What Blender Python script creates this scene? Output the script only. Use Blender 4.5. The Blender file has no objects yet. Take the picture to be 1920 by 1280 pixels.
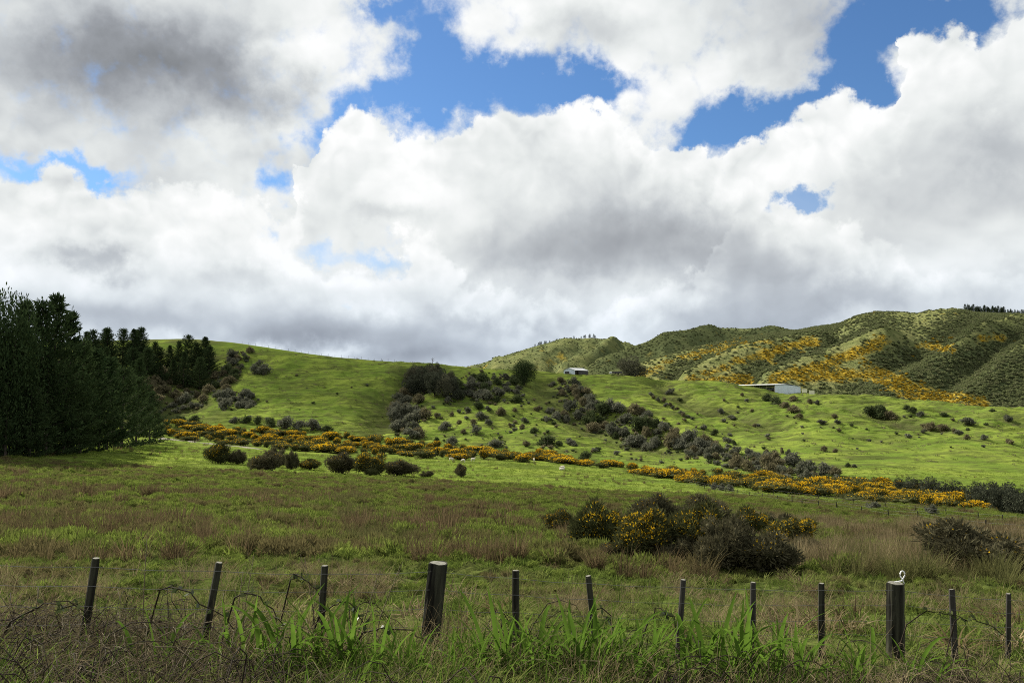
import bpy, bmesh, math, random
import numpy as np
from mathutils import Vector, Matrix

R = math.radians
rng = np.random.default_rng(7)
random.seed(7)
sc = bpy.context.scene
COL = sc.collection

# ------------------------------------------------------------------ camera
F = 1507.0                      # focal length in pixels of a 1920 wide picture
PITCH = R(3.57)
CP, SP = math.cos(PITCH), math.sin(PITCH)
cam_d = bpy.data.cameras.new('camera')
cam_d.sensor_width = 36.0
cam_d.lens = 36.0 * F / 1920.0
cam_d.clip_start = 0.1
cam_d.clip_end = 30000
cam = bpy.data.objects.new('camera', cam_d)
COL.objects.link(cam)
cam.location = (0, 0, 0)
cam.rotation_euler = (R(90) + PITCH, 0, 0)
sc.camera = cam

# ------------------------------------------------------------------ light
SUN_AZ = R(-46)                 # to the left of straight ahead
SUN_EL = R(37)
SUN_DIR = Vector((math.sin(SUN_AZ) * math.cos(SUN_EL), math.cos(SUN_AZ) * math.cos(SUN_EL), math.sin(SUN_EL)))
sun_d = bpy.data.lights.new('sun', 'SUN')
sun_d.energy = 5.0
sun_d.angle = R(0.53)
sun_d.color = (1.0, 0.94, 0.82)
sun = bpy.data.objects.new('sun', sun_d)
COL.objects.link(sun)
sun.rotation_euler = SUN_DIR.to_track_quat('Z', 'Y').to_euler()
sc.view_settings.view_transform = 'Standard'
sc.view_settings.look = 'None'
sc.view_settings.gamma = 1.0
sc.view_settings.exposure = 0.85
sc.view_settings.use_curve_mapping = False
sc.cycles.use_denoising = False          # the grain of the grass is finer than a denoiser keeps
sc.cycles.use_adaptive_sampling = False
sc.cycles.filter_width = 1.0
sc.cycles.max_bounces = 5
sc.cycles.diffuse_bounces = 2
sc.cycles.transmission_bounces = 3
sc.cycles.transparent_max_bounces = 6
sc.cycles.volume_bounces = 0
sc.cycles.glossy_bounces = 1
sc.cycles.sample_clamp_indirect = 4.0


def ray(px, py):
    """picture point (1920 x 1280) -> (x per metre ahead, z per metre ahead)"""
    u = (px - 960.0) / F
    v = (640.0 - py) / F
    dy = CP - v * SP
    return u / dy, (SP + v * CP) / dy


def azel(px, py):
    a, s = ray(px, py)
    return math.atan2(a, 1.0), math.atan2(s, math.hypot(a, 1.0))


# ------------------------------------------------------------------ world: blue sky with broken cumulus
world = bpy.data.worlds.new('World')
sc.world = world
world.use_nodes = True
WT = world.node_tree
WT.nodes.clear()


class N:
    """tiny expression helper for node trees"""
    def __init__(self, tree):
        self.t = tree

    def node(self, kind, **kw):
        n = self.t.nodes.new(kind)
        for k, v in kw.items():
            setattr(n, k, v)
        return n

    def put(self, sock, v):
        if isinstance(v, bpy.types.NodeSocket):
            self.t.links.new(v, sock)
        elif v is not None:
            sock.default_value = v

    def m(self, op, a, b=None, c=None, clamp=False):
        n = self.node('ShaderNodeMath', operation=op)
        n.use_clamp = clamp
        for i, v in enumerate((a, b, c)):
            if v is not None:
                self.put(n.inputs[i], v)
        return n.outputs[0]

    def v(self, op, a, b=None, c=None, out=0):
        n = self.node('ShaderNodeVectorMath', operation=op)
        for i, x in enumerate((a, b, c)):
            if x is not None:
                self.put(n.inputs[i], x)
        return n.outputs[out]

    def noise(self, vec, scale, detail=4, rough=0.5, dist=0.0, out=0, dim='3D', lac=2.0):
        n = self.node('ShaderNodeTexNoise')
        n.noise_dimensions = dim
        self.put(n.inputs['Vector'], vec)
        n.inputs['Scale'].default_value = scale
        n.inputs['Detail'].default_value = detail
        n.inputs['Roughness'].default_value = rough
        n.inputs['Lacunarity'].default_value = lac
        n.inputs['Distortion'].default_value = dist
        return n.outputs[out]

    def ramp(self, v, a, b, lo=0.0, hi=1.0, smooth=True):
        n = self.node('ShaderNodeMapRange')
        n.interpolation_type = 'SMOOTHSTEP' if smooth else 'LINEAR'
        n.clamp = True
        self.put(n.inputs[0], v)
        for i, x in enumerate((a, b, lo, hi)):
            self.put(n.inputs[i + 1], x)
        return n.outputs[0]

    def mix(self, f, a, b):
        n = self.node('ShaderNodeMix', data_type='RGBA')
        self.put(n.inputs[0], f)
        self.put(n.inputs[6], a)
        self.put(n.inputs[7], b)
        return n.outputs[2]

    def comb(self, x, y, z):
        n = self.node('ShaderNodeCombineXYZ')
        for i, q in enumerate((x, y, z)):
            self.put(n.inputs[i], q)
        return n.outputs[0]


w = N(WT)
tc = w.node('ShaderNodeTexCoord')
D = w.v('NORMALIZE', tc.outputs['Generated'])
sep = w.node('ShaderNodeSeparateXYZ')
w.put(sep.inputs[0], D)
AZ = w.m('ARCTAN2', sep.outputs[0], sep.outputs[1])
EL = w.m('ARCSINE', sep.outputs[2])
P = w.comb(AZ, EL, 0.0)
# cloud outlines are pushed about by broad and fine noise
w1 = w.v('SUBTRACT', w.noise(D, 5.0, 1, 0.5, out=1), (0.5, 0.5, 0.5))
w2 = w.v('SUBTRACT', w.noise(D, 14.0, 6, 0.60, out=1), (0.5, 0.5, 0.5))
PW = w.v('MULTIPLY_ADD', w1, (0.06, 0.05, 0.0), P)
PW = w.v('MULTIPLY_ADD', w2, (0.13, 0.10, 0.0), PW)


def blobs(vec, specs):
    """sum of soft ellipses given by direction, half sizes and weight"""
    acc = None
    for (px, py, sx, sy, wt) in specs:
        a, e = azel(px, py)
        kx, ky = F / sx, F / sy
        q = w.v('MULTIPLY_ADD', vec, (kx, ky, 0.0), (-a * kx, -e * ky, 0.0))
        d2 = w.v('DOT_PRODUCT', q, q, out=1)
        g = w.m('POWER', 0.43, d2)
        acc = w.m('MULTIPLY', g, wt) if acc is None else w.m('MULTIPLY_ADD', g, wt, acc)
    return acc


def outline(pts, vec):
    """height of a cloud bank's top edge over azimuth, minus the height looked at: > 0 inside the bank"""
    sp_ = w.node('ShaderNodeSeparateXYZ')
    w.put(sp_.inputs[0], vec)
    ae = [azel(*q) for q in pts]
    fc = w.node('ShaderNodeFloatCurve')
    cu = fc.mapping.curves[0]
    cv = [((q[0] + 1.0) / 2.0, q[1]) for q in ae]
    cv = [(0.0, cv[0][1])] + cv + [(1.0, cv[-1][1])]
    while len(cu.points) < len(cv):
        cu.points.new(0.5, 0.5)
    for p_, c_ in zip(cu.points, cv):
        p_.location = c_
        p_.handle_type = 'AUTO_CLAMPED'
    fc.mapping.use_clip = False
    fc.mapping.update()
    w.put(fc.inputs['Value'], w.m('MULTIPLY_ADD', sp_.outputs[0], 0.5, 0.5))
    return w.m('SUBTRACT', fc.outputs[0], sp_.outputs[1])


GAPS = [(800, 95, 62, 80, 1.0), (895, 165, 125, 48, 1.0), (1060, 160, 95, 40, .9), (740, 205, 85, 30, .8),
        (1135, 178, 60, 34, .7), (715, 8, 40, 26, .8), (640, 225, 40, 25, .6),
        (1640, 25, 55, 45, .9), (1720, 45, 85, 34, .9), (1800, 20, 60, 34, .8), (1590, 130, 48, 60, .8),
        (1600, 190, 70, 30, .8), (1480, 210, 85, 28, .8), (1390, 235, 65, 30, .8), (1315, 272, 60, 34, .85),
        (40, 308, 90, 20, .72), (140, 332, 50, 18, .66), (530, 345, 38, 32, .68), (590, 250, 40, 34, .5)]
DARK = [(310, 100, 150, 62, .66), (110, 120, 130, 66, .42), (450, 185, 80, 50, .34), (1200, 415, 170, 55, .36),
        (1050, 475, 150, 40, .26), (1330, 475, 150, 55, .20), (140, 490, 80, 18, .34), (1720, 565, 230, 42, .24), (1480, 550, 160, 50, .20),
        (1880, 300, 70, 60, .3), (1480, 90, 110, 80, .24), (1120, 50, 80, 36, .22), (1260, 600, 220, 24, .16), (930, 612, 110, 20, .18), (740, 425, 80, 20, .18),
        (1190, 300, 50, 30, .16), (450, 520, 80, 22, .16)]
LOWDARK = [(230, 588, 190, 22, .24), (560, 628, 190, 28, .32), (800, 662, 170, 22, .26), (60, 560, 110, 24, .14)]
LITE = [(830, 400, 110, 40, .10), (560, 80, 110, 60, .14), (860, 545, 130, 40, .10), (690, 590, 70, 20, .14),
        (600, 664, 90, 13, .30), (450, 640, 110, 13, .34), (960, 60, 60, 50, .12)]
BANK_MID = [(-400, 320), (0, 322), (100, 318), (180, 345), (300, 338), (420, 350), (490, 372), (530, 398), (560, 380), (575, 300), (600, 250), (640, 226), (690, 216), (740, 232), (800, 238), (880, 216), (950, 208), (1010, 206),
            (1060, 184), (1110, 180), (1160, 205), (1210, 248), (1280, 276), (1330, 302), (1370, 280), (1430, 232), (1500, 214), (1560, 188), (1610, 196), (1650, 205), (1675, 150), (1700, 60), (1760, 40), (1840, 60), (1900, 10), (2000, -40), (2400, -60)]
BANK_LOW = [(-400, 470), (0, 440), (100, 420), (220, 440), (330, 410), (400, 375), (450, 372), (485, 400), (520, 440), (570, 480), (640, 500), (700, 510), (725, 490), (750, 455), (800, 470), (900, 520), (1000, 545), (1100, 560), (1250, 520), (1330, 420), (1400, 350),
            (1440, 345), (1470, 375), (1520, 395), (1600, 420), (1700, 470), (1900, 500), (2400, 480)]
aw = w.m('ABSOLUTE', AZ)
outside = w.m('MAXIMUM', w.ramp(aw, 0.60, 0.85), w.ramp(EL, 0.46, 0.62))
# billows: creased noise in three sizes
def crease(vec, scale):
    return w.m('ABSOLUTE', w.m('MULTIPLY_ADD', w.noise(vec, scale, 0), 2.0, -1.0))


DW = w.v('MULTIPLY_ADD', w2, (0.03, 0.03, 0.03), D)


def billow(vec):
    return w.m('MULTIPLY_ADD', crease(vec, 58.0), 0.20, w.m('MULTIPLY_ADD', crease(vec, 26.0), 0.55, crease(vec, 11.0)))


bil = billow(DW)
bil2 = billow(w.v('ADD', DW, (-0.008, 0.003, 0.016)))
puff = w.m('SUBTRACT', bil, bil2)
fine = w.noise(D, 34.0, 5, 0.62)
grain = w.m('MULTIPLY_ADD', w.m('SUBTRACT', bil, 0.45), 0.30, w.m('MULTIPLY', w.m('SUBTRACT', fine, 0.5), 0.65))
soft = w.m('SUBTRACT', w.noise(w.v('MULTIPLY', D, (1.0, 1.0, 1.7)), 5.5, 4, 0.48, 0.3), 0.5)
PS = w.v('MULTIPLY_ADD', w2, (0.15, 0.09, 0.0), w.v('MULTIPLY_ADD', w1, (0.10, 0.05, 0.0), P))
dark = w.m('MULTIPLY', blobs(PS, DARK), w.m('MULTIPLY_ADD', soft, 1.4, 1.0))
dark2 = w.m('MULTIPLY', w.ramp(w.noise(D, 4.0, 3, 0.5), 0.45, 0.7, 0.0, 0.45), outside)
dark = w.m('ADD', dark, dark2)
lowdark = blobs(w.v('MULTIPLY_ADD', w2, (0.12, 0.03, 0.0), P), LOWDARK)
lite = blobs(PS, LITE)
shade = w.m('SUBTRACT', lite, w.m('MULTIPLY', w.m('ADD', dark, lowdark), 0.90))

# high broken deck with blue gaps; away from this piece of the sky the same kind of cloud goes on
far_n = w.noise(w.v('MULTIPLY', D, (1.0, 1.0, 1.8)), 3.1, 5, 0.55)
gap = w.m('ADD', blobs(PW, GAPS), w.m('MULTIPLY', w.ramp(far_n, 0.52, 0.66, 0.0, 1.0), outside))
dens = w.m('ADD', w.m('SUBTRACT', 1.0, gap), w.m('MULTIPLY', grain, 1.7))
cov_deck = w.ramp(dens, 0.16, 0.92)
b_deck = w.m('MULTIPLY_ADD', soft, 0.95, 0.85)
b_deck = w.m('MULTIPLY_ADD', puff, 0.18, b_deck)
b_deck = w.m('ADD', b_deck, w.ramp(dens, 0.5, 1.1, 0.06, 0.0))


def bank(pts, edge, fall):
    """a bank of cumulus: crisp heads along its outline, whitest there and greyer lower down"""
    sd = outline(pts, PW)
    sd = w.m('MULTIPLY_ADD', grain, 0.055, sd)
    cov = w.ramp(sd, -0.002, edge)
    lit = w.ramp(sd, 0.0, fall, 1.0, 0.0)
    b_ = w.m('MULTIPLY_ADD', lit, 0.17, w.m('MULTIPLY_ADD', soft, 0.80, 0.83))
    b_ = w.m('ADD', b_, w.m('MULTIPLY', puff, w.m('MULTIPLY_ADD', lit, 0.24, 0.13)))
    return cov, b_


hole = blobs(PW, [(1488, 360, 36, 22, 1.0), (620, 478, 60, 20, .40), (705, 495, 32, 34, .38), (505, 440, 30, 24, .38), (630, 580, 22, 18, .34)])
cov_mid, b_mid = bank(BANK_MID, 0.011, 0.12)
cov_mid = w.m('MULTIPLY', cov_mid, w.ramp(w.m('MULTIPLY_ADD', grain, -1.0, hole), 0.18, 0.62, 1.0, 0.0))
cov_low, b_low = bank(BANK_LOW, 0.014, 0.09)
bright = w.m('MULTIPLY_ADD', cov_mid, w.m('SUBTRACT', b_mid, b_deck), b_deck)
bright = w.m('MULTIPLY_ADD', w.m('MULTIPLY', cov_low, 0.8), w.m('SUBTRACT', b_low, bright), bright)
b = w.m('ADD', bright, shade)
b = w.m('SUBTRACT', b, w.ramp(EL, 0.035, 0.12, 0.10, 0.0))
cover = w.m('MAXIMUM', w.m('MAXIMUM', w.m('MULTIPLY', cov_deck, w.ramp(hole, 0.2, 0.6, 1.0, 0.2)), cov_mid), w.m('MULTIPLY', cov_low, w.ramp(hole, 0.2, 0.7, 1.0, 0.35)))
b = w.ramp(b, 0.0, 1.05, 0.0, 1.0, smooth=False)
cr = w.node('ShaderNodeValToRGB')
w.put(cr.inputs[0], b)
el_ = cr.color_ramp.elements
el_[0].position = 0.0
el_[0].color = (0.16, 0.17, 0.18, 1)
el_[1].position = 1.0
el_[1].color = (0.97, 0.98, 0.975, 1)
for p_, c_ in ((0.3, (0.32, 0.34, 0.37, 1)), (0.55, (0.52, 0.55, 0.575, 1)), (0.8, (0.79, 0.82, 0.815, 1))):
    e_ = el_.new(p_)
    e_.color = c_
# low cloud is seen through more air: a little bluer
low = w.ramp(EL, 0.02, 0.2, 1.0, 0.0)
ccol = w.mix(low, cr.outputs[0], w.v('MULTIPLY', cr.outputs[0], (0.92, 0.985, 1.09)))
sky = w.node('ShaderNodeTexSky', sky_type='NISHITA')
sky.sun_disc = False
sky.sun_elevation = SUN_EL
sky.sun_rotation = SUN_AZ
sky.altitude = 100
sky.air_density = 1.0
sky.dust_density = 0.3
sky.ozone_density = 2.0
blue = w.v('MULTIPLY', sky.outputs[0], (0.62, 0.88, 1.14))
bg1 = w.node('ShaderNodeBackground')
w.put(bg1.inputs[0], blue)
bg1.inputs[1].default_value = 0.058
bg2 = w.node('ShaderNodeBackground')
w.put(bg2.inputs[0], ccol)
bg2.inputs[1].default_value = 0.57
mx = w.node('ShaderNodeMixShader')
w.put(mx.inputs[0], cover)
WT.links.new(bg1.outputs[0], mx.inputs[1])
WT.links.new(bg2.outputs[0], mx.inputs[2])
wo = w.node('ShaderNodeOutputWorld')
WT.links.new(mx.outputs[0], wo.inputs[0])
world.cycles.sampling_method = 'MANUAL'
world.cycles.sample_map_resolution = 512


# ------------------------------------------------------------------ helpers
def tag(o, label=None, cat=None, group=None, kind=None):
    if label:
        o['label'] = label
    if cat:
        o['category'] = cat
    if group:
        o['group'] = group
    if kind:
        o['kind'] = kind
    return o


def empty(name, loc=(0, 0, 0), rz=0.0, scale=(1, 1, 1)):
    o = bpy.data.objects.new(name, None)
    COL.objects.link(o)
    o.location = loc
    o.rotation_euler = (0, 0, rz)
    o.scale = scale
    o.empty_display_size = 0.2
    return o


def mesh_from(name, verts, faces, mat=None, smooth=False):
    """verts (n,3); faces (m,k) all the same k, or a list of lists"""
    me = bpy.data.meshes.new(name)
    verts = np.asarray(verts, dtype=np.float32)
    if isinstance(faces, np.ndarray):
        m, k = faces.shape
        me.vertices.add(len(verts))
        me.vertices.foreach_set('co', verts.ravel())
        me.loops.add(m * k)
        me.loops.foreach_set('vertex_index', faces.astype(np.int32).ravel())
        me.polygons.add(m)
        me.polygons.foreach_set('loop_start', np.arange(0, m * k, k, dtype=np.int32))
        me.polygons.foreach_set('loop_total', np.full(m, k, dtype=np.int32))
        me.update(calc_edges=True)
    else:
        me.from_pydata([tuple(map(float, v)) for v in verts], [], faces)
        me.update()
    if smooth:
        me.polygons.foreach_set('use_smooth', np.ones(len(me.polygons), dtype=bool))
    if mat:
        me.materials.append(mat)
    return me


def ob(name, me, parent=None, loc=(0, 0, 0), rot=(0, 0, 0), scale=(1, 1, 1)):
    o = bpy.data.objects.new(name, me)
    COL.objects.link(o)
    o.parent = parent
    o.location = loc
    o.rotation_euler = rot
    o.scale = scale
    return o


def _perlin(x, y, seed):
    xi = np.floor(x).astype(np.int64)
    yi = np.floor(y).astype(np.int64)
    xf, yf = x - xi, y - yi
    u = xf * xf * xf * (xf * (xf * 6 - 15) + 10)
    v = yf * yf * yf * (yf * (yf * 6 - 15) + 10)

    def g(ix, iy, dx, dy):
        h = (ix * 374761393 + iy * 668265263 + seed * 974711) & 0x7fffffff
        h = ((h ^ (h >> 13)) * 1274126177) & 0x7fffffff
        a = (h & 0xffff) / 65536.0 * 2 * np.pi
        return np.cos(a) * dx + np.sin(a) * dy
    n00, n10 = g(xi, yi, xf, yf), g(xi + 1, yi, xf - 1, yf)
    n01, n11 = g(xi, yi + 1, xf, yf - 1), g(xi + 1, yi + 1, xf - 1, yf - 1)
    a = n00 + u * (n10 - n00)
    b_ = n01 + u * (n11 - n01)
    return (a + v * (b_ - a)) * 1.4


def fbm(x, y, seed=0, octs=4, gain=0.5):
    x, y = np.asarray(x, float), np.asarray(y, float)
    s, a, f = 0.0, 1.0, 1.0
    for i in range(octs):
        s = s + a * _perlin(x * f + 17.3 * i, y * f - 9.1 * i, seed + i)
        a *= gain
        f *= 2.03
    return s


def sstep(x, a, b_):
    t = np.clip((np.asarray(x, float) - a) / (b_ - a), 0, 1)
    return t * t * (3 - 2 * t)


def pchip(xk, yk, x):
    xk, yk = np.asarray(xk, float), np.asarray(yk, float)
    h = np.diff(xk)
    d = np.diff(yk) / h
    m = np.zeros_like(xk)
    m[0], m[-1] = d[0], d[-1]
    for i in range(1, len(xk) - 1):
        if d[i - 1] * d[i] > 0:
            w1_, w2_ = 2 * h[i] + h[i - 1], h[i] + 2 * h[i - 1]
            m[i] = (w1_ + w2_) / (w1_ / d[i - 1] + w2_ / d[i])
    i = np.clip(np.searchsorted(xk, x) - 1, 0, len(h) - 1)
    t = np.clip((x - xk[i]) / h[i], 0, 1)
    t2, t3 = t * t, t * t * t
    return ((2 * t3 - 3 * t2 + 1) * yk[i] + (t3 - 2 * t2 + t) * h[i] * m[i]
            + (-2 * t3 + 3 * t2) * yk[i + 1] + (t3 - t2) * h[i] * m[i + 1])


# ------------------------------------------------------------------ the lie of the land
# for directions across the view: (metres ahead, height line) from the verge down to the stream and up to the crest
LAND = {
    -320: [(6.0, 1235), (15, 1110), (25, 1035), (40, 985), (60, 945), (85, 908), (110, 878), (135, 853), (170, 842), (215, 833), (265, 818), (300, 802), (340, 770), (385, 710), (440, 680), (500, 655), (600, 660)],
    0: [(6.1, 1235), (15, 1110), (25, 1035), (40, 985), (60, 945), (85, 905), (110, 874), (135, 850), (170, 840), (215, 832), (265, 818), (300, 800), (340, 765), (385, 705), (430, 668), (480, 645), (580, 650)],
    320: [(6.4, 1238), (15, 1110), (25, 1040), (40, 990), (60, 952), (85, 918), (110, 890), (140, 866), (180, 847), (220, 834), (265, 820), (298, 805), (330, 780), (365, 735), (405, 684), (450, 637), (550, 642)],
    640: [(6.7, 1240), (15, 1118), (25, 1050), (40, 1000), (60, 962), (85, 928), (110, 903), (140, 882), (175, 867), (212, 855), (250, 841), (280, 822), (312, 795), (345, 757), (385, 702), (420, 671), (520, 676)],
    960: [(7.1, 1240), (15, 1125), (25, 1058), (40, 1012), (60, 975), (85, 944), (110, 920), (140, 899), (172, 881), (205, 866), (235, 855), (262, 840), (295, 810), (330, 768), (372, 716), (405, 694), (500, 699)],
    1280: [(7.8, 1238), (15, 1135), (25, 1070), (40, 1022), (60, 988), (85, 958), (108, 938), (132, 921), (158, 907), (185, 895), (210, 884), (238, 866), (272, 833), (315, 786), (365, 734), (405, 714), (500, 722)],
    1600: [(8.4, 1232), (15, 1145), (25, 1080), (40, 1035), (60, 1000), (75, 981), (90, 964), (105, 953), (122, 944), (140, 935), (165, 916), (190, 898), (222, 866), (270, 818), (325, 766), (370, 746), (460, 752)],
    1920: [(9.1, 1228), (15, 1150), (25, 1085), (40, 1040), (60, 1005), (74, 990), (88, 979), (102, 971), (118, 963), (135, 956), (155, 943), (178, 924), (210, 890), (255, 842), (310, 785), (355, 765), (440, 772)],
    2240: [(9.8, 1225), (15, 1155), (25, 1090), (40, 1045), (60, 1012), (74, 998), (88, 988), (102, 981), (118, 975), (135, 968), (155, 955), (178, 938), (210, 905), (255, 855), (310, 798), (355, 778), (440, 786)],
}
_pxs = np.array(sorted(LAND), float)
_Yk = np.array([[k[0] for k in LAND[int(p)]] for p in _pxs])
_Sk = np.array([[ray(960, k[1])[1] for k in LAND[int(p)]] for p in _pxs])
_Zk = _Yk * _Sk
TPX = np.arange(-320, 2241, 20.0)
TLY = np.linspace(math.log(5.0), math.log(900.0), 520)
TAB = np.zeros((len(TPX), len(TLY)))
for i_, p_ in enumerate(TPX):
    yk = np.array([pchip(_pxs, _Yk[:, k], np.array([p_]))[0] for k in range(_Yk.shape[1])])
    zk = np.array([pchip(_pxs, _Zk[:, k], np.array([p_]))[0] for k in range(_Yk.shape[1])])
    yk = np.concatenate([[4.0], yk, [900.0]])
    zk = np.concatenate([[zk[0] + 0.30], zk, [zk[-1] - 16.0]])
    TAB[i_] = pchip(np.log(yk), zk, TLY)
for _ in range(2):                                    # soften the joints
    TAB[:, 1:-1] = 0.25 * TAB[:, :-2] + 0.5 * TAB[:, 1:-1] + 0.25 * TAB[:, 2:]


def base_z(X, Y):
    X, Y = np.asarray(X, float), np.asarray(Y, float)
    Ye = np.maximum(Y, 6.0)
    p = np.clip(960 + X / Ye * F, -320, 2240)
    fi = (p + 320) / 20.0
    fj = (np.log(np.clip(Ye, 5.0, 899.0)) - TLY[0]) / (TLY[1] - TLY[0])
    i, j = np.clip(fi.astype(int), 0, len(TPX) - 2), np.clip(fj.astype(int), 0, len(TLY) - 2)
    a, c = fi - i, fj - j
    z = (TAB[i, j] * (1 - a) * (1 - c) + TAB[i + 1, j] * a * (1 - c) + TAB[i, j + 1] * (1 - a) * c + TAB[i + 1, j + 1] * a * c)
    t = sstep(Y, 2.5, 6.2)
    verge = -1.62 - 0.055 * np.clip(X, -12, 12)
    return verge * (1 - t) + z * t


def gully(X, Y, pts, wid, depth):
    """a groove running down the slope along a line of ground points"""
    out = np.zeros_like(X)
    for (x0, y0), (x1, y1) in zip(pts[:-1], pts[1:]):
        dx, dy = x1 - x0, y1 - y0
        t = np.clip(((X - x0) * dx + (Y - y0) * dy) / (dx * dx + dy * dy), 0, 1)
        d = np.hypot(X - x0 - t * dx, Y - y0 - t * dy)
        out = np.maximum(out, np.exp(-(d / wid) ** 2))
    return -depth * out


GULLIES = [([(-42, 385), (-52, 350), (-50, 305)], 11, 3.2), ([(15, 385), (22, 340), (35, 300), (60, 262)], 13, 3.0),
           ([(70, 390), (78, 345), (98, 300)], 8, 2.0), ([(120, 385), (140, 340), (150, 300)], 12, 2.8),
           ([(165, 365), (185, 325), (215, 285)], 11, 2.2), ([(-165, 415), (-150, 380), (-146, 345)], 13, 3.0),
           ([(215, 350), (240, 310), (262, 270)], 9, 1.6)]


def ground(X, Y):
    X, Y = np.asarray(X, float), np.asarray(Y, float)
    z = base_z(X, Y)
    hill = sstep(Y, 210, 300) * (1 - sstep(Y, 395, 430))
    near = 1 - sstep(Y, 60, 150)
    z = z + near * sstep(Y, 6, 12) * (0.10 * fbm(X / 1.2, Y / 1.5, 3, 3) + 0.26 * sstep(Y, 12, 26) * np.abs(fbm(X / 1.5, Y / 2.2, 4, 2)) + 0.22 * fbm(X / 6, Y / 7, 5, 2))
    z = z + hill * (0.85 * fbm(X / 10, Y / 5, 11, 3) + 2.1 * fbm(X / 30, Y / 34, 13, 2) + 0.30 * fbm(X / 4.2, Y / 1.9, 12, 2))
    z = z + (1 - hill) * (1 - near) * 0.20 * fbm(X / 14, Y / 14, 15, 3)
    for pts, wd, dp in GULLIES:
        z = z + hill * gully(X, Y, pts, wd, dp * 1.7)
    return z


_YS = np.concatenate([np.geomspace(4.0, 200, 150), np.arange(201.5, 520, 1.5)])


def hit(px, py, ymin=5.0, ymax=520.0):
    """where the line of sight through a picture point first meets the ground"""
    a, s = ray(px, py)
    Y = _YS[(_YS >= ymin) & (_YS <= ymax)]
    gap_ = s * Y - ground(a * Y, Y)
    below = np.nonzero(gap_ <= 0)[0]
    if len(below) == 0:
        y = float(Y[int(np.argmin(gap_))])
    else:
        k = int(below[0])
        y = float(Y[k])
        if k > 0:
            y = float(Y[k - 1] + (Y[k] - Y[k - 1]) * gap_[k - 1] / (gap_[k - 1] - gap_[k]))
    return a * y, y, float(ground(np.array([a * y]), np.array([y]))[0])


def gz(x, y):
    return float(ground(np.array([x]), np.array([y]))[0])


# ------------------------------------------------------------------ materials
def new_mat(name):
    m = bpy.data.materials.new(name)
    m.use_nodes = True
    m.node_tree.nodes.clear()
    return m, N(m.node_tree)


def out_surface(n, shader):
    o = n.node('ShaderNodeOutputMaterial')
    n.t.links.new(shader, o.inputs[0])


def leaf_mat(name, c1, c2, trans=0.3, patch=None, patch_scale=0.05, spread=0.35, rough=None):
    """leafy stuff: matt with some light coming through, each copy and each place a little different"""
    m, n = new_mat(name)
    oi = n.node('ShaderNodeObjectInfo')
    ge = n.node('ShaderNodeNewGeometry')
    rnd = oi.outputs['Random']
    ns = n.noise(ge.outputs['Position'], 1.3, 2, 0.5)
    isl = ge.outputs['Random Per Island']
    f = n.m('ADD', n.m('MULTIPLY', isl, 0.55), n.m('ADD', n.m('MULTIPLY', rnd, 0.35), n.m('MULTIPLY_ADD', ns, 0.5, -0.2)), clamp=True)
    col = n.mix(f, c1 + (1,), c2 + (1,))
    if patch:
        pf = n.ramp(n.noise(ge.outputs['Position'], patch_scale, 3, 0.55), 0.45, 0.62)
        col = n.mix(pf, col, patch + (1,))
    val = n.m('MULTIPLY_ADD', n.m('SUBTRACT', n.noise(ge.outputs['Position'], 9.0, 1), 0.5), spread * 2, 1.0)
    col = n.v('SCALE', col, None)
    sca = col.node
    n.t.links.new(val, sca.inputs[3])
    d = n.node('ShaderNodeBsdfDiffuse')
    n.put(d.inputs[0], col)
    t = n.node('ShaderNodeBsdfTranslucent')
    n.put(t.inputs[0], col)
    mxs = n.node('ShaderNodeMixShader')
    mxs.inputs[0].default_value = trans
    n.t.links.new(d.outputs[0], mxs.inputs[1])
    n.t.links.new(t.outputs[0], mxs.inputs[2])
    sh = mxs.outputs[0]
    if rough:
        gl = n.node('ShaderNodeBsdfGlossy')
        gl.inputs['Roughness'].default_value = rough
        gl.inputs[0].default_value = (1, 1, 1, 1)
        fr = n.node('ShaderNodeFresnel')
        fr.inputs[0].default_value = 1.35
        m2 = n.node('ShaderNodeMixShader')
        n.put(m2.inputs[0], n.m('MULTIPLY', fr.outputs[0], 0.05))
        n.t.links.new(sh, m2.inputs[1])
        n.t.links.new(gl.outputs[0], m2.inputs[2])
        sh = m2.outputs[0]
    out_surface(n, sh)
    return m


def plain_mat(name, col, rough=0.7, var=0.25, scale=6.0, metal=0.0, stretch=(1, 1, 1), bump=0.0, col2=None):
    m, n = new_mat(name)
    t_ = n.node('ShaderNodeTexCoord')
    vec = n.v('MULTIPLY', t_.outputs['Object'], stretch)
    ns = n.noise(vec, scale, 5, 0.6)
    lo = tuple(c * (1 - var) for c in col) + (1,)
    hi = tuple(min(1, c * (1 + var)) for c in (col2 or col)) + (1,)
    c = n.mix(n.ramp(ns, 0.3, 0.7), lo, hi)
    p = n.node('ShaderNodeBsdfPrincipled')
    n.put(p.inputs['Base Color'], c)
    p.inputs['Roughness'].default_value = rough
    p.inputs['Metallic'].default_value = metal
    p.inputs['Specular IOR Level'].default_value = 0.15 if rough >= 0.55 else 0.5
    if bump:
        bn = n.node('ShaderNodeBump')
        bn.inputs['Strength'].default_value = bump
        bn.inputs['Distance'].default_value = 0.01
        n.put(bn.inputs['Height'], ns)
        n.t.links.new(bn.outputs[0], p.inputs['Normal'])
    out_surface(n, p.outputs[0])
    return m


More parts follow.
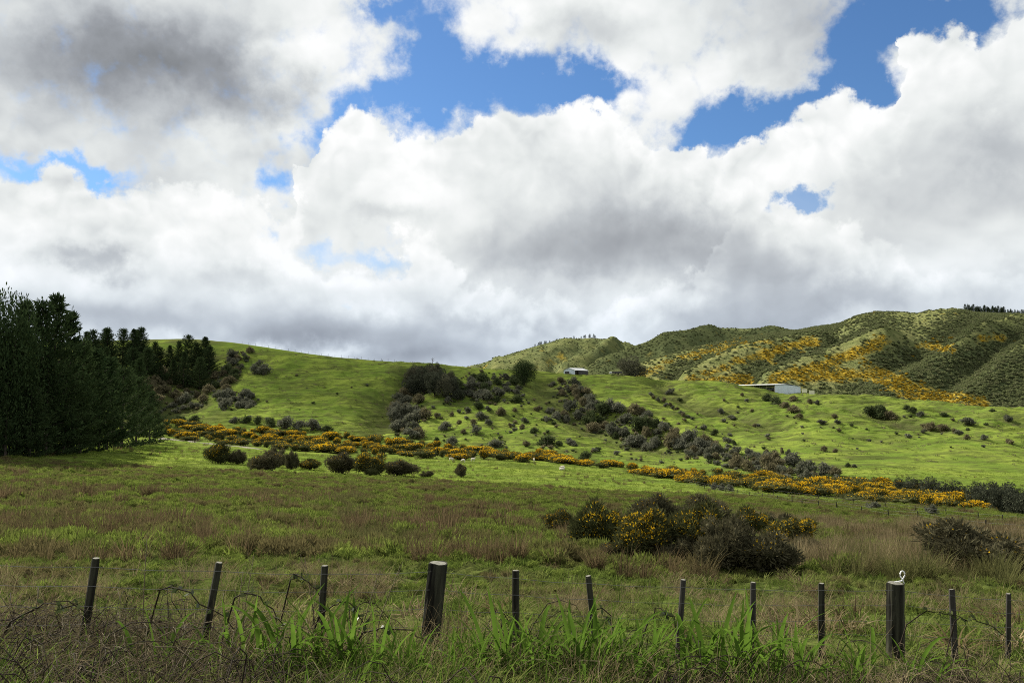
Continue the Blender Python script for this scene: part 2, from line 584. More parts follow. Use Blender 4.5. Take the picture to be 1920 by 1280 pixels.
M_PINE = leaf_mat('pine_needles', (0.014, 0.028, 0.012), (0.062, 0.088, 0.034), 0.18, spread=0.4)
M_BARK = plain_mat('bark', (0.07, 0.055, 0.045), 0.9, 0.35, 9, stretch=(1, 1, 0.2), bump=0.6)
M_SCRUB = leaf_mat('scrub_leaves', (0.060, 0.066, 0.042), (0.190, 0.190, 0.140), 0.3, spread=0.35)
M_SCRUB_BROWN = leaf_mat('brown_scrub_leaves', (0.088, 0.080, 0.046), (0.210, 0.185, 0.105), 0.3, spread=0.35)
M_SCRUB_GREEN = leaf_mat('green_scrub_leaves', (0.045, 0.062, 0.026), (0.095, 0.115, 0.050), 0.25, spread=0.35)
M_GORSE = leaf_mat('gorse_spines', (0.045, 0.054, 0.020), (0.105, 0.105, 0.045), 0.2, spread=0.4)
M_GORSE_DEAD = leaf_mat('brown_gorse_spines', (0.050, 0.049, 0.028), (0.122, 0.110, 0.062), 0.2, spread=0.4)
M_FLOWER = leaf_mat('gorse_flowers', (0.50, 0.28, 0.010), (0.78, 0.54, 0.032), 0.3, spread=0.25)
M_GRASS = leaf_mat('meadow_grass_blades', (0.035, 0.060, 0.012), (0.190, 0.250, 0.050), 0.45, patch=(0.155, 0.175, 0.050), patch_scale=0.35)
M_LUSH = leaf_mat('pasture_blades', (0.075, 0.115, 0.018), (0.185, 0.240, 0.040), 0.42)
M_DRY = leaf_mat('dry_grass_blades', (0.060, 0.045, 0.024), (0.36, 0.29, 0.16), 0.35)
M_THATCH = leaf_mat('dead_thatch', (0.022, 0.018, 0.011), (0.200, 0.160, 0.095), 0.25)
M_RUSH = leaf_mat('rush_stems', (0.034, 0.026, 0.014), (0.205, 0.152, 0.080), 0.38, patch=(0.120, 0.120, 0.045), patch_scale=0.12)
M_STRAP = leaf_mat('strap_leaves', (0.040, 0.085, 0.012), (0.125, 0.210, 0.028), 0.45, spread=0.35)
M_CANE = plain_mat('bramble_cane', (0.030, 0.023, 0.015), 0.9, 0.4, 30)
M_STICK = plain_mat('dead_stalks', (0.115, 0.092, 0.054), 0.8, 0.35, 20)
M_BLEAF = leaf_mat('bramble_leaves', (0.035, 0.055, 0.022), (0.075, 0.085, 0.035), 0.25, rough=0.4)
M_POST = plain_mat('weathered_post', (0.012, 0.010, 0.008), 0.95, 0.5, 14, stretch=(1, 1, 0.10), bump=1.0, col2=(0.040, 0.040, 0.026))  # wood colour darkened to near black to stand in for backlit shade
M_GREYPOST = plain_mat('grey_batten', (0.040, 0.037, 0.031), 0.9, 0.5, 16, stretch=(1, 1, 0.08), bump=1.0)
M_ENDGRAIN = plain_mat('cut_post_top', (0.17, 0.165, 0.135), 0.9, 0.35, 30)
M_WIRE = plain_mat('fence_wire', (0.16, 0.16, 0.155), 0.7, 0.2, 10, metal=0.2)
M_WHITE = plain_mat('white_plastic', (0.80, 0.80, 0.78), 0.35, 0.05, 5)
M_WHITEWALL = plain_mat('white_corrugated_sheet', (0.62, 0.68, 0.76), 0.5, 0.08, 0.8)
M_GREYWALL = plain_mat('grey_sheet', (0.36, 0.40, 0.44), 0.5, 0.12, 0.8)
M_DARKWALL = plain_mat('dark_boards_and_shade', (0.075, 0.070, 0.075), 0.8, 0.3, 1.5)  # dark trailer boards; on the gabled shed it stands in for shade
M_ROOF = plain_mat('zinc_roof', (0.60, 0.60, 0.58), 0.42, 0.10, 0.7, metal=0.2)
M_TIMBER = plain_mat('shed_timber', (0.14, 0.12, 0.10), 0.85, 0.3, 3)
M_CREAM = plain_mat('cream_paint', (0.72, 0.68, 0.52), 0.6, 0.08, 2)
M_WOOL = plain_mat('sheep_wool', (0.62, 0.57, 0.46), 0.95, 0.2, 9, bump=0.6)
M_FACE = plain_mat('sheep_face', (0.45, 0.40, 0.33), 0.8, 0.2, 9)
M_TYRE = plain_mat('black_rubber', (0.02, 0.02, 0.02), 0.8, 0.2, 9)
M_GRAVEL = plain_mat('pale_gravel', (0.17, 0.155, 0.12), 0.95, 0.35, 3.0)


def ground_material():
    m, n = new_mat('ground_turf')
    ge = n.node('ShaderNodeNewGeometry')
    pos = ge.outputs['Position']
    at = n.node('ShaderNodeVertexColor')
    at.layer_name = 'cover'
    sp_ = n.node('ShaderNodeSeparateColor')
    n.put(sp_.inputs[0], at.outputs[0])
    rush, scrub, dist = sp_.outputs[0], sp_.outputs[1], sp_.outputs[2]
    n1 = n.noise(pos, 0.06, 4, 0.55)
    n2 = n.noise(n.v('MULTIPLY', pos, (0.45, 1.0, 1.6)), 0.55, 5, 0.62)
    n3 = n.noise(pos, 3.5, 4, 0.6)
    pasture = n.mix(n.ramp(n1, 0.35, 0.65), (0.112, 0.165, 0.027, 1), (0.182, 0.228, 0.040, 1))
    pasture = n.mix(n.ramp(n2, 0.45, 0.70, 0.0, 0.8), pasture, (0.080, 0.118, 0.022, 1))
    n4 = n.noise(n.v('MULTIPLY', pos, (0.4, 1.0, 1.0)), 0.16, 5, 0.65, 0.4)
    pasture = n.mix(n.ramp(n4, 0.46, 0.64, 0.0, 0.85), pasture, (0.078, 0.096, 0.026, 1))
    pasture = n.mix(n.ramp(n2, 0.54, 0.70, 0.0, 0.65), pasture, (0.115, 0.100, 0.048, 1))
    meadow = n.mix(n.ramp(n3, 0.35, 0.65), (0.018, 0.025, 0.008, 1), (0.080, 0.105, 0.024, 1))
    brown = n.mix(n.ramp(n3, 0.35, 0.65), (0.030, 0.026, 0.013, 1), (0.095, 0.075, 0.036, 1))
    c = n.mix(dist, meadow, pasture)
    c = n.mix(rush, c, brown)
    c = n.mix(scrub, c, n.mix(n2, (0.045, 0.055, 0.020, 1), (0.085, 0.080, 0.038, 1)))
    p = n.node('ShaderNodeBsdfDiffuse')
    n.put(p.inputs[0], c)
    terr = n.noise(n.v('MULTIPLY', pos, (0.05, 0.03, 1.35)), 1.0, 3, 0.6, 0.6)
    steep = n.ramp(dist, 0.6, 1.0)
    lines = n.m('MULTIPLY', n.ramp(terr, 0.52, 0.60), n.ramp(n.noise(pos, 0.035, 2), 0.38, 0.58))
    c = n.mix(n.m('MULTIPLY', n.m('MULTIPLY', lines, steep), 0.6), c, (0.060, 0.075, 0.020, 1))
    slip = n.ramp(n.noise(n.v('MULTIPLY', pos, (0.8, 1.0, 1.6)), 0.085, 5, 0.7), 0.66, 0.74)
    c = n.mix(n.m('MULTIPLY', n.m('MULTIPLY', slip, steep), 0.8), c, (0.150, 0.120, 0.065, 1))
    n.put(p.inputs[0], c)
    hgt = n.m('ADD', n.m('MULTIPLY_ADD', n3, 0.16, n.m('MULTIPLY', n2, 0.9)), n.m('MULTIPLY', terr, 0.8))
    bn = n.node('ShaderNodeBump')
    bn.inputs['Strength'].default_value = 0.6
    bn.inputs['Distance'].default_value = 1.0
    n.put(bn.inputs['Height'], hgt)
    n.t.links.new(bn.outputs[0], p.inputs['Normal'])
    out_surface(n, p.outputs[0])
    return m


def rushness(X, Y):
    """how much of the meadow is brown rushes and dead grass"""
    p = 960 + X / np.maximum(Y, 3) * F
    k = fbm(X / 11, Y / 16, 31, 3) * 0.9 + fbm(X / 3.5, Y / 5, 33, 2) * 0.45
    lo = sstep(Y, 19, 27)
    hi_l = 1 - sstep(Y, 75, 112)
    hi_r = 1 - sstep(Y, 55, 78)
    hi = np.where(p < 1100, hi_l, hi_r)
    bias = 0.10 + 0.25 * sstep(p, 1450, 1650) + 0.08 * sstep(p, 300, 100) * 0
    return np.clip(np.maximum(lo * hi * sstep(k + bias, -0.15, 0.45), 1 - sstep(Y, 6.6, 8.2)), 0, 1)


# ------------------------------------------------------------------ ground sheet
def build_ground():
    cols_px = np.concatenate([np.linspace(-2600, -240, 50, endpoint=False), np.linspace(-240, 2160, 620), np.linspace(2160, 4600, 51)[1:]])
    rows = np.concatenate([np.geomspace(6.0, 205, 560), np.arange(206.0, 462, 0.95), np.geomspace(463, 900, 40), [1100, 1500, 2200, 3500, 6000, 12000]])
    Yg, Pg = np.meshgrid(rows, cols_px, indexing='ij')
    Xg = (Pg - 960) / F * Yg
    Zg = ground(Xg, Yg)
    farm = sstep(Yg, 650, 1100)
    Zg = Zg * (1 - farm) - 30 * farm
    # near apron, metre grid under and behind the camera, sharing the first row of the fan
    nr = np.array([-60, -30, -12, -4, 0, 1.5, 3, 4, 5, 5.5])
    Yn, Pn = np.meshgrid(nr, cols_px, indexing='ij')
    Xn = (Pn - 960) / F * 6.0
    Zn = ground(Xn, Yn)
    X = np.vstack([Xn, Xg])
    Y = np.vstack([Yn, Yg])
    Z = np.vstack([Zn, Zg])
    nR, nC = X.shape
    V = np.stack([X, Y, Z], -1).reshape(-1, 3)
    idx = np.arange(nR * nC).reshape(nR, nC)
    Fq = np.stack([idx[:-1, :-1], idx[:-1, 1:], idx[1:, 1:], idx[1:, :-1]], -1).reshape(-1, 4)
    me = mesh_from('ground', V, Fq, ground_material(), smooth=True)
    rush = rushness(X, Y)
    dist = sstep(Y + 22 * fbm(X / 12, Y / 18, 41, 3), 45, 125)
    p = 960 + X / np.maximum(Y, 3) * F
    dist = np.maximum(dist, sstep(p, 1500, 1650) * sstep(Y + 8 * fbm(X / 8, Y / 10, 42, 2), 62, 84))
    scr = np.zeros_like(X)
    for pts, wd, dp in GULLIES:
        scr = np.maximum(scr, -gully(X, Y, pts, wd * 0.9, 0.8) * sstep(Y, 230, 290))
    scr = np.maximum(scr, sstep(X, -80, -130) * sstep(Y, 285, 320) * sstep(p, 470, 390) * sstep(fbm(X / 20, Y / 20, 44, 2), -0.5, 0.2) * 0.9)
    colr = np.stack([rush, scr * 0.85, dist, np.ones_like(X)], -1).reshape(-1, 4).astype(np.float32)
    ca = me.color_attributes.new('cover', 'FLOAT_COLOR', 'POINT')
    ca.data.foreach_set('color', colr.ravel())
    o = ob('ground', me)
    tag(o, 'rolling green paddocks falling to a stream and rising to a crest', 'ground', kind='structure')


build_ground()

# ------------------------------------------------------------------ far hills
HILLS = {}


def poly(px, pts):
    xs, ys = zip(*pts)
    return np.interp(px, xs, ys)


def line_dist(px, py, pts):
    """signed distance in picture units of hill points from a spur line (+ = above/left of it)"""
    best = np.full(px.shape, 1e9)
    sign = np.ones(px.shape)
    tt = np.zeros(px.shape)
    n = len(pts) - 1
    for k in range(n):
        (x0, y0), (x1, y1) = pts[k], pts[k + 1]
        dx, dy = x1 - x0, y1 - y0
        t = np.clip(((px - x0) * dx + (py - y0) * dy) / (dx * dx + dy * dy), 0, 1)
        ex, ey = px - x0 - t * dx, py - y0 - t * dy
        d = np.hypot(ex, ey)
        upd = d < best
        best = np.where(upd, d, best)
        sign = np.where(upd, np.sign(dx * ey - dy * ex), sign)
        tt = np.where(upd, (k + t) / n, tt)
    return best, sign, tt


def hill_material():
    m, n = new_mat('hill_cover')
    ge = n.node('ShaderNodeNewGeometry')
    pos = ge.outputs['Position']
    at = n.node('ShaderNodeVertexColor')
    at.layer_name = 'cover'
    s_ = n.node('ShaderNodeSeparateColor')
    n.put(s_.inputs[0], at.outputs[0])
    n1 = n.noise(pos, 0.05, 5, 0.6)
    n2 = n.noise(pos, 0.16, 4, 0.6)
    turf = n.mix(n.ramp(n1, 0.35, 0.65), (0.115, 0.130, 0.046, 1), (0.185, 0.188, 0.074, 1))
    bush = n.mix(n.ramp(n2, 0.35, 0.65), (0.062, 0.078, 0.034, 1), (0.120, 0.140, 0.060, 1))
    gorse = n.mix(n.ramp(n2, 0.32, 0.60), (0.080, 0.080, 0.026, 1), (0.36, 0.25, 0.030, 1))
    c = n.mix(s_.outputs[1], turf, bush)
    c = n.mix(s_.outputs[0], c, gorse)
    d = n.node('ShaderNodeBsdfDiffuse')
    n.put(d.inputs[0], c)
    bn = n.node('ShaderNodeBump')
    bn.inputs['Strength'].default_value = 1.0
    bn.inputs['Distance'].default_value = 6.0
    n.put(bn.inputs['Height'], n.m('ADD', n1, n.m('MULTIPLY', n2, 0.5)))
    n.t.links.new(bn.outputs[0], d.inputs['Normal'])
    out_surface(n, d.outputs[0])
    return m


M_HILL = hill_material()


def build_hill(name, label, p0, p1, crest, y_base, y_crest, z_base, spurs, gorse_lines, nc, nr, rough, seed):
    cp = np.linspace(p0, p1, nc)
    t = np.linspace(0, 1.35, nr)
    T, Pp = np.meshgrid(t, cp, indexing='ij')
    yb = y_base if np.isscalar(y_base) else poly(Pp, y_base)
    yc = y_crest if np.isscalar(y_crest) else poly(Pp, y_crest)
    Y = yb + (yc - yb) * T
    sc_ = ray(960, poly(Pp, crest))[1]
    zc = yc * sc_
    prof = np.where(T < 1, 0.25 * T + 0.75 * np.sin(np.minimum(T, 1) * np.pi / 2) ** 1.15, 1 - 1.6 * (T - 1) ** 1.2)
    Z = z_base + (zc - z_base) * prof
    X = (Pp - 960) / F * Y
    py0 = 734 - Z / Y * F
    env = np.sin(np.clip(T, 0, 1) * np.pi) ** 0.7
    for pts, wid, amp in spurs:
        d, s, tt = line_dist(Pp, py0, pts)
        prof_s = np.where(s > 0, np.exp(-(d / (wid * 1.25)) ** 2), np.exp(-(d / (wid * 0.75)) ** 2))
        Z = Z + amp * env * prof_s
        Z = Z - 0.55 * amp * env * np.exp(-((d - wid * 1.5) / (wid * 0.8)) ** 2) * (s < 0)
    rz = fbm(X / 130, Y / 130, seed, 4)
    Z = Z + env * rough * rz + env * rough * 0.35 * (0.5 - np.abs(fbm(X / 60, Y / 90, seed + 9, 3)))
    V = np.stack([X, Y, Z], -1).reshape(-1, 3)
    nR, nC = X.shape
    idx = np.arange(nR * nC).reshape(nR, nC)
    Fq = np.stack([idx[:-1, :-1], idx[:-1, 1:], idx[1:, 1:], idx[1:, :-1]], -1).reshape(-1, 4)
    me = mesh_from(name, V, Fq, M_HILL, smooth=True)
    # plants: orange gorse along spurs, dark bush in the folds
    py = 734 - Z / Y * F
    g = np.zeros_like(X)
    for pts, wid, strength in gorse_lines:
        d, s, tt = line_dist(Pp, py, pts)
        g = np.maximum(g, strength * np.exp(-(d / wid) ** 2))
    pat = fbm(X / 45, Y / 70, seed + 3, 4)
    g = np.clip(sstep(g + 0.42 * pat + 0.25 * fbm(X / 16, Y / 22, seed + 5, 2), 0.25, 0.85), 0, 1)
    bsh = np.zeros_like(X)
    for pts, wid, amp in spurs:
        d, s, tt = line_dist(Pp, py0, pts)
        bsh = np.maximum(bsh, np.exp(-((d - wid * 1.1) / (wid * 1.1)) ** 2) * (s < 0))
    HILLS[name] = dict(X=X, Y=Y, Z=Z, P=Pp, py=py, g=g, b=bsh, pat=pat, T=T)
    return me


def finish_hill(name, me, label, bush):
    H = HILLS[name]
    H['b'] = np.clip(bush, 0, 1) * (1 - H['g'])
    colr = np.stack([H['g'], H['b'], np.zeros_like(H['g']), np.ones_like(H['g'])], -1).reshape(-1, 4).astype(np.float32)
    ca = me.color_attributes.new('cover', 'FLOAT_COLOR', 'POINT')
    ca.data.foreach_set('color', colr.ravel())
    tag(ob(name, me), label, 'hill', kind='structure')


SPURS_R = [([(1200, 697), (1335, 650), (1440, 634)], 14, 11), ([(1285, 718), (1384, 671), (1477, 648), (1540, 634)], 17, 15),
           ([(1440, 722), (1546, 684), (1655, 640)], 24, 17), ([(1640, 745), (1740, 700), (1800, 660), (1850, 625)], 26, 13),
           ([(1800, 760), (1880, 690), (1960, 640)], 26, 11)]
GORSE_R = [([(1205, 697), (1335, 655), (1440, 640)], 13, .55), ([(1290, 716), (1384, 676), (1477, 650), (1530, 640)], 13, .75),
           ([(1300, 712), (1370, 712), (1400, 712)], 15, .80),
           ([(1450, 716), (1546, 684), (1655, 640)], 13, 1.0), ([(1500, 715), (1570, 700), (1650, 708), (1740, 742), (1840, 760)], 19, .85),
           ([(1480, 645), (1530, 645)], 7, .8), ([(1560, 668), (1600, 650)], 10, .5), ([(1720, 648), (1790, 656)], 8, .8), ([(1840, 634), (1880, 634)], 9, .7), ([(1620, 646), (1670, 642)], 7, .6)]
me_r = build_hill('hill_right', '', 1150, 2500,
                  [(1150, 700), (1200, 688), (1300, 660), (1400, 634), (1450, 624), (1500, 618), (1540, 611), (1580, 606), (1612, 592), (1645, 585), (1685, 586),
                   (1722, 590), (1745, 585), (1795, 581), (1840, 586), (1920, 590), (2100, 582), (2300, 600), (2500, 640)],
                  640, 1350, -22, SPURS_R, GORSE_R, 520, 300, 3.2, 51)
Hr = HILLS['hill_right']
bush_r = np.maximum(Hr['b'], sstep(Hr['P'] + 45 * Hr['pat'], 1600, 1720) * sstep(Hr['py'] + 10 * Hr['pat'], 640, 668))
bush_r = np.clip(np.maximum(bush_r * 1.1, 1 - sstep(Hr['T'], 0.06, 0.22)) + 0.25 * Hr['pat'], 0, 1)
finish_hill('hill_right', me_r, 'broad scrubby hill with orange gorse along its spurs', bush_r)

me_m = build_hill('hill_middle', '', 1080, 1720,
                  [(1080, 690), (1150, 662), (1190, 648), (1216, 639), (1245, 622), (1300, 617), (1370, 615), (1440, 617), (1500, 621), (1600, 622), (1720, 630)],
                  1250, 1850, -20, [([(1190, 680), (1260, 650), (1330, 622)], 16, 18), ([(1330, 670), (1400, 640), (1450, 622)], 16, 14)], [], 240, 130, 9, 61)
Hm = HILLS['hill_middle']
finish_hill('hill_middle', me_m, 'dark shaded hill with a flat top beyond the nearer spurs', np.clip(0.75 + 0.4 * Hm['pat'], 0, 1))

me_l = build_hill('hill_far', '', 780, 1330,
                  [(780, 716), (850, 694), (870, 689), (900, 682), (950, 665), (1000, 650), (1060, 641), (1110, 634), (1140, 635), (1165, 641), (1190, 650), (1250, 668), (1330, 690)],
                  1500, 2250, -25, [([(930, 690), (1010, 668), (1060, 644)], 16, 16), ([(1060, 695), (1120, 672), (1150, 642)], 15, 22), ([(1130, 700), (1200, 670), (1180, 652)], 12, 12)],
                  [([(1010, 690), (1050, 668)], 12, .42)], 240, 130, 10, 71)
Hl = HILLS['hill_far']
finish_hill('hill_far', me_l, 'hazy grey green hill with a line of trees on its crest', np.clip(0.45 + 0.6 * Hl['pat'] + 0.3 * Hl['b'], 0, 1))


# ------------------------------------------------------------------ leafy meshes
def unit(v):
    return v / np.maximum(np.linalg.norm(v, axis=-1, keepdims=True), 1e-9)


def diamonds(C, Dv, L, W, r):
    """n flat pointed leaves: base C, along Dv, length L, width W"""
    n = len(C)
    Dv = unit(Dv)
    side = unit(np.cross(Dv, r.normal(size=(n, 3))))
    L = np.broadcast_to(np.asarray(L, float), (n,))[:, None]
    Wd = np.broadcast_to(np.asarray(W, float), (n,))[:, None]
    mid = C + Dv * L * 0.45
    V = np.stack([C, mid + side * Wd / 2, C + Dv * L, mid - side * Wd / 2], 1).reshape(-1, 3)
    return V, np.arange(n * 4).reshape(n, 4)


def join(parts):
    Vs, Fs, o = [], [], 0
    for V, Fc in parts:
        Vs.append(V)
        Fs.append(Fc + o)
        o += len(V)
    return np.concatenate(Vs), np.concatenate(Fs)


def lobes_points(lobes, n, r, lo=0.55, hi=1.05):
    """random points through a set of ellipsoid lobes (centre, radii), with outward directions"""
    c = np.array([q[0] for q in lobes])
    s = np.array([q[1] for q in lobes])
    vol = np.prod(s, 1) ** 0.7
    k = r.choice(len(lobes), n, p=vol / vol.sum())
    d = unit(r.normal(size=(n, 3)))
    rad = r.uniform(lo ** 2, hi ** 2, n) ** 0.5
    Pt = c[k] + d * s[k] * rad[:, None]
    return Pt, d


def core_mesh(lobes, r, k=0.62, seg=8, rings=5):
    """inner blobs in the leaf material, added to block light through the bush (quads)"""
    parts = []
    for c, s in lobes:
        th = np.linspace(0, 2 * np.pi, seg, endpoint=False)
        ph = np.linspace(-np.pi / 2 + 0.25, np.pi / 2 - 0.25, rings)
        V = np.array([[math.cos(p) * math.cos(a), math.cos(p) * math.sin(a), math.sin(p)] for p in ph for a in th])
        V = np.array(c) + V * np.array(s) * k * r.uniform(0.8, 1.15, (len(V), 1))
        Fq = [[i * seg + j, i * seg + (j + 1) % seg, (i + 1) * seg + (j + 1) % seg, (i + 1) * seg + j] for i in range(rings - 1) for j in range(seg)]
        parts.append((V, np.array(Fq)))
    return join(parts)


def bush_lobes(r, n=6, wid=0.5, hgt=1.0):
    """lobes of a bush one unit high and two*wid across, standing on z=0"""
    L = [((0, 0, hgt * 0.42), (wid * 0.7, wid * 0.7, hgt * 0.46))]
    for i in range(n):
        a = r.uniform(0, 2 * np.pi)
        q = r.uniform(0.35, 0.72) * wid
        h = r.uniform(0.28, 0.66) * hgt
        s = r.uniform(0.30, 0.48) * wid
        L.append(((q * math.cos(a), q * math.sin(a), h), (s, s, s * r.uniform(0.8, 1.1) * hgt / max(wid * 2, .6))))
    return L


def tube(pts, radii, seg=6, cap=True):
    pts = np.asarray(pts, float)
    n = len(pts)
    radii = np.broadcast_to(np.asarray(radii, float), (n,))
    tan = np.gradient(pts, axis=0)
    tan = unit(tan)
    ref = np.array([0.0, 0.0, 1.0]) if abs(tan[0][2]) < 0.9 else np.array([1.0, 0, 0])
    V = []
    for i in range(n):
        a = unit(np.cross(tan[i], ref))
        b2 = np.cross(tan[i], a)
        for j in range(seg):
            th = 2 * math.pi * j / seg
            V.append(pts[i] + radii[i] * (a * math.cos(th) + b2 * math.sin(th)))
    Fc = [[i * seg + j, i * seg + (j + 1) % seg, (i + 1) * seg + (j + 1) % seg, (i + 1) * seg + j] for i in range(n - 1) for j in range(seg)]
    V = np.array(V)
    if cap:
        V = np.vstack([V, pts[-1:]])
        t = len(V) - 1
        o = (n - 1) * seg
        Fc += [[o + j, o + (j + 1) % seg, t, t] for j in range(seg)]
    return V, np.array(Fc)


def tube_mesh(name, specs, mat):
    Vs, Fs, o = [], [], 0
    for s in specs:
        V, Fc = tube(*s)
        Vs.append(V)
        for f in Fc:
            f = [int(i) + o for i in f]
            Fs.append(f[:3] if f[2] == f[3] else f)
        o += len(V)
    me = mesh_from(name, np.concatenate(Vs), Fs, mat, smooth=True)
    return me


# ---- scrub bushes (one unit high), three looks and five shapes each
def scrub_variant(seed, wid, n=900, leaf=0.16, mat=None):
    r = np.random.default_rng(seed)
    L = [((0, 0, 0.30), (wid * 0.55, wid * 0.55, 0.30))]
    cx, cy = r.uniform(-0.25, 0.25, 2) * wid
    for i in range(r.integers(11, 17)):
        a = r.uniform(0, 2 * np.pi)
        q = r.uniform(0.05, 0.85) * wid
        x_, y_ = q * math.cos(a), q * math.sin(a)
        top = 0.95 * (1 - 0.55 * (math.hypot(x_ - cx, y_ - cy) / wid) ** 1.5) * r.uniform(0.7, 1.0)
        s_ = r.uniform(0.10, 0.22)
        L.append(((x_, y_, max(0.12, top - s_)), (s_ * 1.1, s_ * 1.1, s_)))
    Pt, d = lobes_points(L, n, r, 0.6, 1.12)
    keep = Pt[:, 2] > 0.0
    Pt, d = Pt[keep], d[keep]
    dirv = d * 0.8 + r.normal(size=d.shape) * 0.6 + np.array([0, 0, 0.35])
    V, Fc = diamonds(Pt, dirv, r.uniform(0.6, 1.3, len(Pt)) * leaf, r.uniform(0.3, 0.6, len(Pt)) * leaf, r)
    C = core_mesh(L, r)
    V, Fc = join([(V, Fc), C])
    V[:, 2] = np.maximum(V[:, 2], -0.08)
    return mesh_from('foliage', V, Fc, mat)


def stems_mesh(seed, wid):
    r = np.random.default_rng(seed)
    sp = []
    for i in range(5):
        a = r.uniform(0, 6.28)
        q = r.uniform(0.15, 0.5) * wid
        sp.append(([(0.04 * math.cos(a), 0.04 * math.sin(a), -0.1), (q * .5 * math.cos(a), q * .5 * math.sin(a), 0.2), (q * math.cos(a), q * math.sin(a), 0.55)], [0.035, 0.028, 0.012], 5))
    return tube_mesh('stems', sp, M_BARK)


SCRUB = {}
for kind, mat in (('grey', M_SCRUB), ('brown', M_SCRUB_BROWN), ('green', M_SCRUB_GREEN)):
    SCRUB[kind] = [scrub_variant(100 + i * 7 + len(kind), 0.42 + 0.09 * i, 1000, 0.13, mat) for i in range(5)]
STEMS = [stems_mesh(300 + i, 0.6) for i in range(4)]


def scrub_bush(kind, loc, width, height, label, group, name='scrub_bush', stems=True):
    v = random.randrange(5)
    wid = 0.42 + 0.09 * v
    o = empty(name, (loc[0], loc[1], loc[2] - 0.06 * height), random.uniform(0, 6.28), (width / (2 * wid), width / (2 * wid), height))
    tag(o, label, 'bush', group)
    ob('foliage', SCRUB[kind][v], o)
    if stems:
        ob('stems', random.choice(STEMS), o)
    return o


# ---- flowering gorse (one unit high)
def gorse_variant(seed, wid, n_green, n_flower, leaf, flower, patches, mat=M_GORSE, top_only=True):
    r = np.random.default_rng(seed)
    L = bush_lobes(r, 8, wid, 1.0)
    if n_green > 3000:
        L = L[1:] + [((q * wid * math.cos(a_), q * wid * math.sin(a_), h_), (s_ * 0.9, s_ * 0.9, s_)) for q, a_, h_, s_ in
                 zip(r.uniform(0, 0.85, 16), r.uniform(0, 6.28, 16), r.uniform(0.25, 0.86, 16), r.uniform(0.10, 0.20, 16))]
    Pt, d = lobes_points(L, n_green, r, 0.5, 1.18 if n_green > 3000 else 1.08)
    k = Pt[:, 2] > 0.02
    Pt, d = Pt[k], d[k]
    dv = d + r.normal(size=d.shape) * 0.45 + np.array([0, 0, 0.5])
    V, Fc = diamonds(Pt, dv, r.uniform(0.6, 1.5, len(Pt)) * leaf, r.uniform(0.14, 0.3, len(Pt)) * leaf, r)
    V, Fc = join([(V, Fc), core_mesh(L, r, 0.74)])
    V[:, 2] = np.maximum(V[:, 2], -0.08)
    green = mesh_from('foliage', V, Fc, mat)
    Pt, d = lobes_points(L, n_flower * 5, r, 0.96, 1.10)
    sc_ = np.zeros(len(Pt))
    for q in range(patches):
        a = r.uniform(0, 6.28)
        c = np.array([math.cos(a) * wid * r.uniform(0.2, 0.9), math.sin(a) * wid * r.uniform(0.2, 0.9), r.uniform(0.45, 0.95)])
        sc_ = np.maximum(sc_, np.exp(-np.sum(((Pt - c) / (0.32 if patches < 12 else 0.45)) ** 2, 1)))
    pr = sc_ * np.clip((Pt[:, 2] - 0.22) * 1.7, 0.02, 1)
    k = r.uniform(size=len(Pt)) < pr * 0.8
    Pt, d = Pt[k][:n_flower], d[k][:n_flower]
    if len(Pt) == 0:
        Pt, d = np.array([[0, 0, 1.0]]), np.array([[0, 0, 1.0]])
    V, Fc = diamonds(Pt, d + r.normal(size=d.shape) * 0.5 + np.array([0, 0, 0.4]), r.uniform(0.7, 1.4, len(Pt)) * flower, r.uniform(0.5, 0.9, len(Pt)) * flower, r)
    fl = mesh_from('flowers', V, Fc, M_FLOWER)
    return green, fl, wid


GORSE_BELT = [gorse_variant(400 + i, 0.50 + 0.06 * i, 800, 800 if i < 5 else 260, 0.20, 0.085, 10 if i < 5 else 4) for i in range(7)]


def gorse_bush(var, loc, width, height, label, group, name='gorse_bush'):
    green, fl, wid = var
    o = empty(name, (loc[0], loc[1], loc[2] - 0.05 * height), random.uniform(0, 6.28), (width / (2 * wid), width / (2 * wid), height))
    tag(o, label, 'gorse bush', group)
    ob('foliage', green, o)
    ob('flowers', fl, o)['kind'] = 'stuff'
    ob('stems', random.choice(STEMS), o)
    return o


